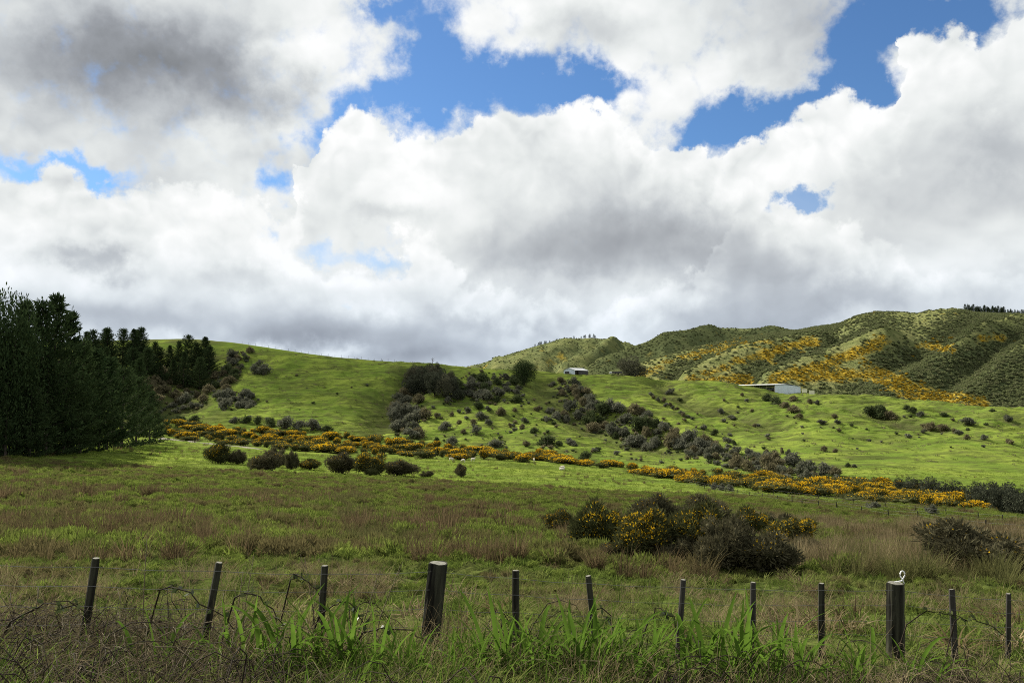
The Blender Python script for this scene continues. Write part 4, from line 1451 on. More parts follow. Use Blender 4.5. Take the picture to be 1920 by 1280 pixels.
T_GRASS = [tuft(800 + i, 30, 0.05, 0.13 + 0.04 * i, 0.013, 0.55, 0.055 + 0.015 * i, M_GRASS) for i in range(4)]
T_GRASS_FAR = [tuft(810 + i, 24, 0.06, 0.18, 0.035, 0.60, 0.22, M_GRASS, 2) for i in range(4)]
T_DRY = [tuft(820 + i, 40, 0.22, 0.60, 0.006, 0.45, 0.14, M_DRY, 3, 0.7) for i in range(4)]
T_RUSH = [tuft(830 + i, 80, 0.30, 0.95, 0.018, 0.22, 0.20, M_RUSH, 3, 0.4) for i in range(4)]
T_RUSH_FAR = [tuft(840 + i, 34, 0.35, 0.95, 0.045, 0.22, 0.32, M_RUSH, 2, 0.35) for i in range(4)]
T_PALE = [tuft(845 + i, 44, 0.45, 0.95, 0.020, 0.20, 0.34, M_DRY, 2, 0.3) for i in range(3)]
T_MOUND = [tuft(880 + i, 60, 0.22, 0.46, 0.020, 0.75, 0.16, (M_GRASS, M_GRASS, M_DRY, M_RUSH)[i % 4], 3, 0.9) for i in range(8)]
T_MOUND_FAR = [tuft(890 + i, 30, 0.25, 0.55, 0.055, 0.75, 0.20, (M_GRASS, M_GRASS, M_DRY, M_RUSH)[i % 4], 2, 0.9) for i in range(8)]
def hummock(seed, n, mat, leaf):
    """a grassy cushion, half a metre across and a quarter high before scaling"""
    r = np.random.default_rng(seed)
    L = [((0, 0, 0.02), (0.26, 0.26, 0.20))] + [((0.2 * math.cos(a_), 0.2 * math.sin(a_), r.uniform(0, .1)), (r.uniform(.10, .18),) * 2 + (r.uniform(.10, .18),)) for a_ in r.uniform(0, 6.28, 5)]
    Pt, d = lobes_points(L, n, r, 0.9, 1.02)
    k_ = Pt[:, 2] > 0.0
    Pt, d = Pt[k_], d[k_]
    V, Fc = diamonds(Pt, d * 0.7 + np.array([0, 0, 0.7]) + r.normal(size=d.shape) * 0.4, r.uniform(0.5, 1.5, len(Pt)) * leaf, r.uniform(0.12, 0.25, len(Pt)) * leaf, r)
    V, Fc = join([(V, Fc), core_mesh(L, r, 0.9)])
    return mesh_from('hummock', V, Fc, mat)


M_HUM = leaf_mat('cushion_grass', (0.026, 0.040, 0.010), (0.265, 0.335, 0.066), 0.38, patch=(0.135, 0.115, 0.050), patch_scale=0.25)
T_HUM = [hummock(1100 + i, 520, M_HUM, 0.13) for i in range(5)]
T_LUSH = [tuft(850 + i, 24, 0.10, 0.28, 0.05, 0.45, 0.5, M_LUSH, 2) for i in range(3)]

# short green grass of the near field
X_, Y_, r = spots(30000, 6.8, 26, power=0.75, seed=1)
k = r.uniform(size=len(X_)) < 0.10 + 0.70 * sstep(fbm(X_ / 0.7, Y_ / 1.0, 63, 3), -0.15, 0.45)
X_, Y_ = X_[k], Y_[k]
do_scatter('meadow_grass', T_GRASS, X_, Y_, r, 0.6, 1.5, 'short green grass of the near field beyond the fence')
X_, Y_, r = spots(44000, 20, 125, power=0.45, seed=2)
k = r.uniform(size=len(X_)) < (1 - 0.6 * rushness(X_, Y_)) * (0.10 + 0.9 * sstep(fbm(X_ / 1.9, Y_ / 2.6, 4, 2) + 0.5 * fbm(X_ / 0.9, Y_ / 1.6, 64, 2), -0.15, 0.45))
do_scatter('tussock_grass', T_GRASS_FAR, X_[k], Y_[k], r, 0.7, 1.7, 'tufted green grass of the shaded meadow')
# grassy cushions
def clumped(n_c, per, y0, y1, rad, seed, weight, power=0.7):
    """points gathered in clumps"""
    X_, Y_, r = spots(n_c, y0, y1, power=power, seed=seed)
    k = r.uniform(size=n_c) < weight(X_, Y_)
    X_, Y_ = X_[k], Y_[k]
    m_ = r.integers(per[0], per[1], len(X_))
    X2, Y2 = np.repeat(X_, m_), np.repeat(Y_, m_)
    sp_ = np.repeat(rad * r.uniform(0.5, 1.5, len(X_)), m_)
    return X2 + r.normal(size=len(X2)) * sp_ * 1.3, np.maximum(Y2 + r.normal(size=len(X2)) * sp_, y0), r


X_, Y_, r = clumped(520, (3, 8), 13, 27, 0.45, 31, lambda x, y: sstep(fbm(x / 2.5, y / 4, 72, 2), -0.4, 0.4))
do_scatter('small_hummocks', T_HUM, X_, Y_, r, 0.25, 0.6, 'small grassy hummocks of the near field', 0.15)
X_, Y_, r = clumped(6200, (3, 8), 24, 122, 0.8, 32, lambda x, y: 1 - 0.35 * rushness(x, y))
do_scatter('grassy_hummocks', T_HUM, X_, Y_, r, 0.5, 1.7, 'grassy hummocks across the shaded meadow', 0.15)
# drooping tussocks in clumps
X_, Y_, r = spots(4000, 9, 32, power=0.8, seed=21)
k = r.uniform(size=len(X_)) < 0.9 * sstep(fbm(X_ / 1.6, Y_ / 2.4, 68, 3), 0.05, 0.5)
do_scatter('tussock_mounds', T_MOUND, X_[k], Y_[k], r, 0.5, 1.3, 'drooping tussocks in the near field')
X_, Y_, r = spots(9000, 30, 120, power=0.6, seed=22)
k = r.uniform(size=len(X_)) < 0.9 * sstep(fbm(X_ / 2.4, Y_ / 3.8, 69, 3), 0.0, 0.5)
do_scatter('distant_tussocks', T_MOUND_FAR, X_[k], Y_[k], r, 0.5, 1.4, 'drooping tussocks across the meadow')
# brown rushes in drifts
X_, Y_, r = clumped(1350, (4, 11), 20, 115, 0.5, 3, lambda x, y: 0.03 + 0.95 * rushness(x, y) ** 1.4, power=0.15)
nearm = Y_ < 38
do_scatter('brown_rushes', T_RUSH, X_[nearm], Y_[nearm], r, 0.6, 1.3, 'upright brown rushes in the shaded meadow', 0.1)
do_scatter('distant_rushes', T_RUSH_FAR, X_[~nearm], Y_[~nearm], r, 0.6, 1.4, 'brown rush drifts farther down the meadow', 0.1)
X_, Y_, r = spots(16000, 24, 78, p0=1380, p1=2080, power=0.5, seed=4)
k = r.uniform(size=len(X_)) < (0.15 + rushness(X_, Y_)) * 0.5
do_scatter('pale_rank_grass', T_PALE, X_[k], Y_[k], r, 0.6, 1.1, 'pale rank grass around the solitary gorse', 0.12)
# dry straw along the fence line and further back
X_, Y_, r = spots(5200, 5.6, 19, power=0.2, seed=5)
k = r.uniform(size=len(X_)) < sstep(fbm(X_ / 2.2, Y_ / 1.4, 61, 3), 0.0, 0.45) * np.where(Y_ < 8.5, 0.5, np.where(Y_ < 13.5, 0.16, 0.65))
do_scatter('dry_grass', T_DRY, X_[k], Y_[k], r, 0.6, 1.25, 'dry straw-coloured grass along the fence', 0.25)
# grass tufts on the sunlit paddocks
X_, Y_, r = spots(26000, 85, 215, power=0.6, seed=6)
p_ = 960 + X_ / Y_ * F
k = (r.uniform(size=len(X_)) < 0.9) & (Y_ > np.where(p_ > 1500, 80, 100))
do_scatter('pasture_grass', T_LUSH, X_[k], Y_[k], r, 0.6, 1.4, 'bright pasture grass of the sunlit paddock')
X_, Y_, r = spots(2200, 70, 215, power=0.8, seed=16)
k = sstep(fbm(X_ / 30, Y_ / 40, 66, 3), -0.1, 0.4) > r.uniform(size=len(X_))
do_scatter('paddock_tussocks', T_RUSH_FAR, X_[k], Y_[k], r, 0.5, 1.0, 'small dark tussocks dotted over the bright paddock')

# hillside tussocks
T_TUSS = [tuft(860 + i, 22, 0.25, 0.6, 0.10, 0.5, 0.5, M_GRASS, 2) for i in range(2)] + [tuft(864 + i, 22, 0.25, 0.6, 0.10, 0.5, 0.5, M_SCRUB_BROWN, 2) for i in range(2)]
X_, Y_, r = spots(14000, 225, 425, power=1.0, seed=7)
k = sstep(fbm(X_ / 9, Y_ / 5, 12, 3), -0.05, 0.45) * 0.9 + 0.08 > r.uniform(size=len(X_))
do_scatter('hillside_tussocks', T_TUSS, X_[k], Y_[k], r, 0.6, 1.7, 'rough tussocks on the grazed hillside')


# low undergrowth in and around the thickets
def undergrowth():
    r = np.random.default_rng(77)
    P_ = []
    for pg, n, ymin in THICKETS:
        xs, ys = [p[0] for p in pg], [p[1] for p in pg]
        cx, cy = sum(xs) / len(xs), sum(ys) / len(ys)
        big = [(cx + (q[0] - cx) * 1.12, cy + (q[1] - cy) * 1.15) for q in pg]
        for q in fill(big, n, 2.0):
            P_.append(hit(q[0], q[1], ymin))
    for q in fill([(760, 760), (1010, 750), (1330, 790), (1560, 890), (1330, 875), (1090, 862), (760, 830)], 170, 4.0) + fill([(1240, 745), (1420, 740), (1900, 790), (1900, 840), (1560, 850), (1330, 800)], 45, 5.0) + fill([(400, 690), (720, 690), (740, 800), (420, 790)], 18, 6.0):
        P_.append(hit(q[0], q[1], 200))
    pos = np.array(P_)
    n = len(pos)
    s_ = r.uniform(0.5, 1.7, n) * r.uniform(0.6, 1.0, n)
    idx = r.integers(0, 6, n)
    rot = np.stack([np.zeros(n), np.zeros(n), r.uniform(0, 6.28, n)], 1)
    vs = [far_clump(930 + i, [M_SCRUB, M_SCRUB_BROWN, M_SCRUB_GREEN][i % 3], 90, 0.30) for i in range(6)]
    scatter('undergrowth', vs, pos, rot, np.stack([s_ * 1.3, s_ * 1.3, s_], 1), idx, 'low scrub undergrowth between the bushes of the hillside thickets')


# scrub cover of the far hills
def hill_scatter(name, hname, n, seed, label):
    H = HILLS[hname]
    r = np.random.default_rng(seed)
    nR, nC = H['X'].shape
    i, j = r.integers(0, int(nR / 1.35), n), r.integers(0, nC, n)
    g, bb = H['g'][i, j], H['b'][i, j]
    want = np.maximum(np.maximum(g * 1.0, bb * 0.95), 0.07)
    keep = r.uniform(size=n) < want
    i, j, g, bb = i[keep], j[keep], g[keep], bb[keep]
    pos = np.stack([H['X'][i, j] + r.uniform(-2, 2, len(i)), H['Y'][i, j] + r.uniform(-2, 2, len(i)), H['Z'][i, j] - 0.3], 1)
    s = r.uniform(1.3, 3.4, len(i)) * np.where(g > 0.4, 0.55, 0.9)
    kind = np.where(r.uniform(size=len(i)) < g * 0.72, 2, np.where(r.uniform(size=len(i)) < 0.7, 0, 1))
    scl = np.stack([s * 1.3, s * 1.3, s * 0.75], 1)
    rot = np.stack([np.zeros(len(i)), np.zeros(len(i)), r.uniform(0, 6.28, len(i))], 1)
    idx = kind * 2 + r.integers(0, 2, len(i))
    scatter(name, FARV, pos, rot, scl, idx, label)


def far_clump(seed, mat, n=120, leaf=0.34):
    r = np.random.default_rng(seed)
    L = bush_lobes(r, 5, 0.55, 1.0)
    Pt, d = lobes_points(L, n, r, 0.75, 1.05)
    V, Fc = diamonds(Pt, d + r.normal(size=d.shape) * 0.5, r.uniform(0.6, 1.2, n) * leaf, r.uniform(0.4, 0.8, n) * leaf, r)
    V, Fc = join([(V, Fc), core_mesh(L, r, 0.86)])
    return mesh_from('clump', V, Fc, mat)


M_FARBUSH = leaf_mat('hill_bush_leaves', (0.090, 0.110, 0.050), (0.200, 0.220, 0.098), 0.35)  # hill leaf colours lightened to stand in for distance haze
M_FARGREY = leaf_mat('hill_scrub_leaves', (0.100, 0.115, 0.055), (0.200, 0.205, 0.105), 0.25)
M_FARGORSE = leaf_mat('hill_gorse_flowers', (0.24, 0.165, 0.020), (0.46, 0.32, 0.035), 0.28)
FARV = [far_clump(900, M_FARBUSH), far_clump(901, M_FARBUSH), far_clump(902, M_FARGREY), far_clump(903, M_FARGREY), far_clump(904, M_FARGORSE), far_clump(905, M_FARGORSE)]
undergrowth()
hill_scatter('hill_scrub', 'hill_right', 95000, 71, 'scrub and gorse covering the big right hill')
hill_scatter('middle_hill_scrub', 'hill_middle', 7000, 72, 'dark scrub covering the flat-topped hill')
hill_scatter('far_hill_scrub', 'hill_far', 6000, 73, 'scrub covering the hazy far hill')


# ------------------------------------------------------------------ buildings on the crest
def box_mesh(name, x0, x1, y0, y1, z0, z1, mat):
    V = [(x, y, z) for z in (z0, z1) for y in (y0, y1) for x in (x0, x1)]
    Fc = [[0, 2, 3, 1], [4, 5, 7, 6], [0, 1, 5, 4], [2, 6, 7, 3], [0, 4, 6, 2], [1, 3, 7, 5]]
    return mesh_from(name, V, Fc, mat)


def slab(name, corners, thick, mat):
    """a sheet with thickness over four corner points"""
    c = [Vector(q) for q in corners]
    nrm = (c[1] - c[0]).cross(c[3] - c[0]).normalized() * thick
    V = [tuple(q) for q in c] + [tuple(q + nrm) for q in c]
    Fc = [[3, 2, 1, 0], [4, 5, 6, 7], [0, 1, 5, 4], [1, 2, 6, 5], [2, 3, 7, 6], [3, 0, 4, 7]]
    return mesh_from(name, V, Fc, mat)


# gabled shed: gable end (local -x) towards the left front, long side (local -y) towards the right front
Y = 402.0
a = (1078 - 960) / F
gx, gy = a * Y, Y
shed = empty('gabled_shed', (gx, gy, gz(gx, gy) - 0.25), R(50))
tag(shed, 'gabled farm shed with pale roof and open front on the crest', 'shed')
SW, SL, EH, RH = 7.0, 11.5, 2.4, 3.6
ob('wall', slab('wall', [(0, SW, 0), (SL, SW, 0), (SL, SW, EH), (0, SW, EH)], 0.08, M_GREYWALL), shed)
ob('wall', slab('wall', [(3.2, 0, 0), (SL, 0, 0), (SL, 0, EH - 0.35), (3.2, 0, EH - 0.35)], 0.08, M_DARKWALL), shed)  # dark material stands in for the shade on this long wall
ob('wall', mesh_from('wall', [(SL, 0, 0), (SL, SW, 0), (SL, SW, EH), (SL, SW / 2, RH), (SL, 0, EH), (SL - .08, 0, 0), (SL - .08, SW, 0), (SL - .08, SW, EH), (SL - .08, SW / 2, RH), (SL - .08, 0, EH)],
                     [[0, 1, 2, 3, 4], [9, 8, 7, 6, 5]], M_GREYWALL), shed)
ob('gable', mesh_from('gable', [(-.02, 0, EH - .5), (-.02, SW, EH - .5), (-.02, SW, EH), (-.02, SW / 2, RH), (-.02, 0, EH), (.06, 0, EH - .5), (.06, SW, EH - .5), (.06, SW, EH), (.06, SW / 2, RH), (.06, 0, EH)],
                      [[4, 3, 2, 1, 0], [5, 6, 7, 8, 9], [0, 1, 6, 5]], M_WHITEWALL), shed)
ob('wall_panel', box_mesh('wall_panel', -.03, .05, 0.0, 3.4, 0, EH - .5, M_WHITEWALL), shed)
ob('doorway_shade', box_mesh('doorway_shade', .10, .14, 3.4, SW - .7, 0, EH - .5, M_DARKWALL), shed)  # dark sheet set in the doorway to stand for the shade inside
ob('wall_panel', box_mesh('wall_panel', -.03, .05, SW - .7, SW, 0, EH - .5, M_WHITEWALL), shed)
ob('roof', slab('roof', [(-.3, -.3, EH - .1), (SL + .3, -.3, EH - .1), (SL + .3, SW / 2, RH + .06), (-.3, SW / 2, RH + .06)], 0.08, M_ROOF), shed)
ob('roof', slab('roof', [(-.3, SW / 2, RH + .06), (SL + .3, SW / 2, RH + .06), (SL + .3, SW + .3, EH - .1), (-.3, SW + .3, EH - .1)], 0.08, M_ROOF), shed)
for q in (0.1, 1.6, 3.1):
    ob('post', box_mesh('post', q, q + .16, -.05, .11, 0, EH - .3, M_TIMBER), shed)

# long low barn: pale end wall facing the camera, open side running back to the left
Y = 408.0
a = (1452 - 960) / F
gx, gy = a * Y, Y
barn = empty('long_barn', (gx, gy, 0), R(-6))
g0 = min(gz(gx, gy), gz(gx + 12.5, gy - 1)) - 0.3
barn.location.z = g0
tag(barn, 'long low barn with pale corrugated end wall and open dark side on the crest', 'barn')
BW, BL = 12.6, 30.0
zt = (734 - 721.5) / F * Y - g0
zr = (734 - 725) / F * Y - g0
npan = 12
for q in range(npan):
    x0, x1 = BW * q / npan, BW * (q + 1) / npan
    f0, f1 = q / npan, (q + 1) / npan
    h0 = zt + (zr - zt) * f0 + 0.45 * math.sin(math.pi * f0)
    h1 = zt + (zr - zt) * f1 + 0.45 * math.sin(math.pi * f1)
    pr = 0.0 if q % 2 else 0.05
    V = [(x0, -pr, -1.2), (x1, -pr, -1.2), (x1, -pr, h1), (x0, -pr, h0), (x0, .1, -1.2), (x1, .1, -1.2), (x1, .1, h1), (x0, .1, h0)]
    ob('wall_panel', mesh_from('wall_panel', V, [[0, 1, 2, 3], [7, 6, 5, 4], [0, 3, 7, 4], [1, 5, 6, 2], [3, 2, 6, 7]], M_WHITEWALL), barn)
SH = -17.0
ob('roof', mesh_from('roof', [(-.4, -.4, zt + .1), (BW / 2, -.4, zt + .62), (BW + .3, -.4, zr + .1), (SH - .4, BL, zt - .2), (SH + BW / 2, BL, zt + .3), (SH + BW + .3, BL, zr - .2),
                              (-.4, -.4, zt + .2), (BW / 2, -.4, zt + .72), (BW + .3, -.4, zr + .2), (SH - .4, BL, zt - .1), (SH + BW / 2, BL, zt + .4), (SH + BW + .3, BL, zr - .1)],
                     [[0, 1, 4, 3], [1, 2, 5, 4], [9, 10, 7, 6], [10, 11, 8, 7], [6, 7, 1, 0], [7, 8, 2, 1], [0, 3, 9, 6], [2, 8, 11, 5]], M_ROOF), barn)
ob('wall', slab('wall', [(BW, 0.1, -1.2), (SH + BW, BL, -1.2), (SH + BW, BL, zr - .25), (BW, .1, zr - .02)], 0.08, M_GREYWALL), barn)
ob('wall', slab('wall', [(SH, BL - .1, -1.5), (SH + BW, BL - .1, -1.5), (SH + BW, BL - .1, zr - .3), (SH, BL - .1, zr - .3)], 0.08, M_DARKWALL), barn)
for q in range(7):
    f = q / 6
    ob('post', box_mesh('post', SH * f - .1, SH * f + .1, .2 + (BL - .5) * f, .4 + (BL - .5) * f, -2.5, zt - .2 * f - .05, M_TIMBER), barn)
for (px0, px1, pt, pb, lab) in ((1503, 1512, 729, 736.5, 'cream board panel on legs, the one nearer the long barn'), (1516.5, 1526, 732, 739.5, 'cream board panel on legs, the one farther from the long barn')):
    Yb = 385.0
    x0, x1 = (px0 - 960) / F * Yb, (px1 - 960) / F * Yb
    zb = gz(x0, Yb)
    o = empty('board_panel', (x0, Yb, zb))
    tag(o, lab, 'panel', 'cream board panels')
    wd, top = x1 - x0, max(1.6, (734 - pt) / F * Yb - zb)
    ob('board', box_mesh('board', 0, wd, -.04, .04, top - 1.7, top, M_CREAM), o)
    for q in (0.15, wd - .25):
        ob('leg', box_mesh('leg', q, q + .1, .04, .14, -.4, top - .1, M_TIMBER), o)

# low trailer with a white tank beside the round tree
Y = 400.0
a = (1143 - 960) / F
tx, ty = a * Y, Y
tr_ = empty('farm_trailer', (tx, ty, gz(tx, ty)), R(-4))
tag(tr_, 'low dark farm trailer with a white tank at one end, beside the round tree', 'trailer')
ob('deck', box_mesh('deck', 1.2, 6.2, -.9, .9, .55, .75, M_TIMBER), tr_)
for yy in (-.9, .86):
    ob('side_board', box_mesh('side_board', 1.25, 6.2, yy, yy + .04, .752, 1.35, M_DARKWALL), tr_)
ob('tank', tube_mesh('tank', [([(.55, -.8, .75), (.55, -.78, .75), (.55, .8, .75)], [.3, .62, .62], 14)], M_WHITE), tr_)
ob('drawbar', box_mesh('drawbar', -.6, 1.2, -.06, .06, .45, .57, M_TIMBER), tr_)
for xx in (2.8, 4.4):
    for yy in (-1.05, .85):
        ob('wheel', tube_mesh('wheel', [([(xx, yy, .36), (xx, yy + .01, .36), (xx, yy + .2, .36)], [.2, .36, .36], 12)], M_TYRE), tr_)


# ------------------------------------------------------------------ sheep
def sheep_mesh(seed, grazing=True, lying=False):
    """one continuous woolly body grown on a skeleton"""
    v = [(0, 0, .72), (.38, 0, .74), (.72, 0, .72), (-.12, 0, .70)]
    e = [(0, 1), (1, 2), (3, 0)]
    rad = [.27, .30, .27, .16]
    if grazing:
        v += [(.95, 0, .62), (1.12, 0, .36), (1.22, 0, .16)]
    else:
        v += [(.95, 0, .85), (1.08, 0, 1.0), (1.26, 0, .96)]
    e += [(2, 4), (4, 5), (5, 6)]
    rad += [.15, .10, .06]
    for (px_, py_, root) in ((-.02, .15, 0), (-.02, -.15, 0), (.70, .14, 2), (.70, -.14, 2)):
        i = len(v)
        if lying:
            v += [(px_, py_ * 1.5, .62), (px_ + .15, py_ * 1.9, .52), (px_ + .3, py_ * 1.9, .47)]
        else:
            v += [(px_, py_, .45), (px_ + (-.05 if root == 0 else .02), py_, .24), (px_, py_, .01)]
        e += [(root, i), (i, i + 1), (i + 1, i + 2)]
        rad += [.09, .045, .04]
    me = bpy.data.meshes.new('body')
    me.from_pydata(v, e, [])
    o = bpy.data.objects.new('body_skeleton', me)
    COL.objects.link(o)
    sk = o.modifiers.new('skin', 'SKIN')
    for i, q in enumerate(rad):
        me.skin_vertices[0].data[i].radius = (q, q)
    me.skin_vertices[0].data[0].use_root = True
    o.modifiers.new('sub', 'SUBSURF').levels = 1
    dg = bpy.context.evaluated_depsgraph_get()
    dg.update()
    res = bpy.data.meshes.new_from_object(o.evaluated_get(dg))
    bpy.data.objects.remove(o)
    res.materials.clear()
    res.materials.append(M_WOOL)
    if lying:
        res.transform(Matrix.Translation((0, 0, -.44)))
    return res


SH_G, SH_S, SH_L = sheep_mesh(1), sheep_mesh(2, False), sheep_mesh(3, False, True)
EAR = mesh_from('ear', *diamonds(np.array([[0, 0, 0.0]]), np.array([[0, 1.0, 0.1]]), 0.16, 0.08, rng), M_FACE)
for (px, py, me, rz, lab) in ((843, 864, SH_G, .3, 'cream sheep grazing broadside in front of the gorse belt, first of the row of three'), (871, 867, SH_G, 2.6, 'sheep grazing in the middle of the three by the gorse'),
                              (884, 865, SH_S, .5, 'sheep standing head-up, last of the three by the gorse'), (1001, 866, SH_S, 1.5, 'distant sheep standing end-on alone at the gorse edge'),
                              (1050, 881, SH_L, .2, 'white sheep lying in the bright paddock beside a grazing one'), (1058, 880, SH_G, 2.9, 'white sheep grazing beside the lying one in the bright paddock')):
    x, y, z = hit(px, py, 90)
    o = empty('sheep', (x, y, z), rz, (.95, .95, .95))
    tag(o, lab, 'sheep', 'sheep grazing near the gorse belt')
    ob('body', me, o)
    hx, hz = (1.14, .34) if me is SH_G else (1.08, 1.02 if me is SH_S else .58)
    for s_ in (1, -1):
        ob('ear', EAR, o, (hx, .05 * s_, hz), (0, 0, 0 if s_ > 0 else math.pi))

# ------------------------------------------------------------------ farm track beside the belt
tk = [(300, 822), (330, 825), (360, 828), (390, 831), (420, 834), (450, 837), (490, 842)]
cen = []
for px, py in tk:
    x, y, z = hit(px, py, 120)
    cen.append((x, y))
cen = np.array(cen)
tt_ = np.linspace(0, 1, 160)
xs = np.interp(tt_, np.linspace(0, 1, len(cen)), cen[:, 0])
ys = np.interp(tt_, np.linspace(0, 1, len(cen)), cen[:, 1])
dx, dy = np.gradient(xs), np.gradient(ys)
nx, ny = -dy / np.hypot(dx, dy), dx / np.hypot(dx, dy)
V = []
for k_ in (-1.0, -0.5, 0.5, 1.0):
    X_, Y_ = xs + nx * k_, ys + ny * k_
    V.append(np.stack([X_, Y_, ground(X_, Y_) + (0.10 if abs(k_) < .8 else 0.02)], 1))
V = np.concatenate(V)
Fc = []
for c_ in range(3):
    for i in range(159):
        o_ = c_ * 160 + i
        Fc.append([o_, o_ + 1, o_ + 161, o_ + 160])
tag(ob('farm_track', mesh_from('farm_track', V, np.array(Fc), M_GRAVEL, smooth=True)), 'pale gravel farm track in front of the gorse belt', 'track', kind='structure')


# ------------------------------------------------------------------ fences
def post_mesh(h, r0, r1, seg, square=False, seed=0, mat=M_POST, top=True):
    """a rough split or round post standing on z=0, sunk below, with a cut top"""
    r = np.random.default_rng(seed)
    zs = np.concatenate([[-0.35], np.linspace(0, h, 7)])
    V = []
    prof = r.uniform(0.93, 1.07, seg)
    for z in zs:
        f = max(0, z / h)
        rad = r0 + (r1 - r0) * f
        for j in range(seg):
            th = 2 * math.pi * (j + .5) / seg
            q = rad * prof[j] * (1 + r.normal() * 0.02)
            if square:
                c_, s_ = math.cos(th), math.sin(th)
                q = q / max(abs(c_), abs(s_)) * 0.92
            zz = z + (r.normal() * 0.006 if z > h - .01 else 0)
            V.append((q * math.cos(th), q * math.sin(th) * (0.8 if square else 1), zz))
    Fc = [[i * seg + j, i * seg + (j + 1) % seg, (i + 1) * seg + (j + 1) % seg, (i + 1) * seg + j] for i in range(len(zs) - 1) for j in range(seg)]
    n = len(V)
    for j in range(seg):
        x_, y_, z_ = V[n - seg + j]
        V.append((x_ * .86, y_ * .86, h + 0.006))
    Fc += [[n - seg + j, n - seg + (j + 1) % seg, n + (j + 1) % seg, n + j] for j in range(seg)]
    Fc.append([n + j for j in range(seg)])
    me = mesh_from('post', V, Fc, mat)
    me.materials.append(M_ENDGRAIN)
    me.polygons[len(Fc) - 1].material_index = 1
    return me


# roadside fence: two strainer posts and ten battens, seven wires
FP = [(180, 1047, 168, 1140, 'b'), (411, 1055, 396, 1150, 'b'), (609, 1061, 604, 1170, 'b'), (822, 1056, 805, 1232, 's'), (967, 1070, 967, 1190, 'b'), (1103, 1080, 1114, 1190, 'b'),
      (1281, 1087, 1272, 1200, 'g'), (1412, 1092, 1409, 1200, 'g'), (1540, 1094, 1539, 1205, 'b'), (1679, 1093, 1677, 1210, 's'), (1785, 1105, 1785, 1170, 'g'), (1891, 1113, 1889, 1190, 'g')]
fence = empty('roadside_fence', (0, 7.2, -2.4))
tag(fence, 'old wire fence with two thick posts and leaning dark battens before the field', 'fence')
tops, bots = [], []
for i in range(-1, 14):
    Yp = 6.3 * (1 + 0.0373 * i)
    if 0 <= i < 12:
        px, py, bx, by, kd = FP[i]
    elif i < 0:
        px, py, bx, by, kd = -60, 1040, -60, 1150, 'b'
    else:
        px, py, bx, by, kd = 1891 + 108 * (i - 11), 1113 + 8 * (i - 11), 1889 + 108 * (i - 11), 1200, 'g'
    a, s = ray(px, py)
    top = Vector((a * Yp, Yp, s * Yp))
    tilt = math.atan2((px - bx), (by - py))
    zg = gz(top.x, Yp)
    h = max(0.75, top.z - zg)
    foot = Vector((top.x - math.tan(tilt) * h, Yp + random.uniform(-.03, .03), top.z - h))
    rad = {'s': 0.082, 'b': 0.034, 'g': 0.033}[kd]
    if i == 3:
        rad = 0.080
    me = post_mesh((top - foot).length, rad * 1.05, rad, 14 if kd == 's' else 8, kd != 's', 900 + i, M_POST if kd != 'g' else M_GREYPOST)
    o = ob('strainer_post' if kd == 's' else 'batten', me, fence)
    if kd == 's':
        o['label'] = 'thick round post leaning over' if i == 3 else 'thick round post with a white loop on top'
    o.rotation_euler = (top - foot).to_track_quat('Z', 'Y').to_euler()
    o.location = foot - fence.location
    if kd != 's':
        o.rotation_euler.rotate_axis('Z', random.uniform(-.5, .5))
    tops.append(top)
    bots.append(foot)
    if i == 9:
        loop = []
        for q in range(15):
            th = math.pi * 1.5 + 2 * math.pi * q / 14
            loop.append((0.085 + 0.030 * math.cos(th) , -0.02, 0.115 + 0.046 * math.sin(th)))
        pts_ = [(-0.02, -0.02, 0.022), (0.03, -0.02, 0.028), (0.075, -0.02, 0.038)] + loop[3:13] + [(0.075, -0.03, 0.06), (0.098, -0.035, 0.0)]
        lo = ob('wire_loop', tube_mesh('wire_loop', [(pts_, [0.0085] * len(pts_), 6)], M_WHITE), fence)
        lo.location = top - fence.location
        lo.scale = (.8, .8, .8)
        lo['label'] = 'white plastic loop'
for f, r_ in ((0.93, .0019), (0.74, .0017), (0.54, .0015), (0.36, .0015)):
    pts_ = []
    for i in range(len(tops)):
        p = bots[i].lerp(tops[i], f) - fence.location
        pts_.append((p.x, p.y - 0.045, p.z))
        if i < len(tops) - 1:
            q = bots[i + 1].lerp(tops[i + 1], f) - fence.location
            m_ = (p + q) / 2
            pts_.append((m_.x, m_.y - 0.045, m_.z - 0.012))
    ob('wire', tube_mesh('wire', [(pts_, r_, 5)], M_WIRE), fence)


def field_fence(name, label, foots, h, rad, wires, sub=True):
    base = Vector(foots[0])
    f = empty(name, base)
    tag(f, label, 'fence')
    me = post_mesh(h, rad, rad * .92, 6, False, 77)
    for p in foots:
        o = ob('post', me, f, Vector(p) - base, (random.uniform(-.04, .04), random.uniform(-.05, .05), random.uniform(0, 6)))
        o.scale.z = random.uniform(.88, 1.12)
    for wz in wires:
        ob('wire', tube_mesh('wire', [([tuple(Vector(p) - base + Vector((0, -.06, wz * h))) for p in foots], 0.006, 4)], M_WIRE), f)


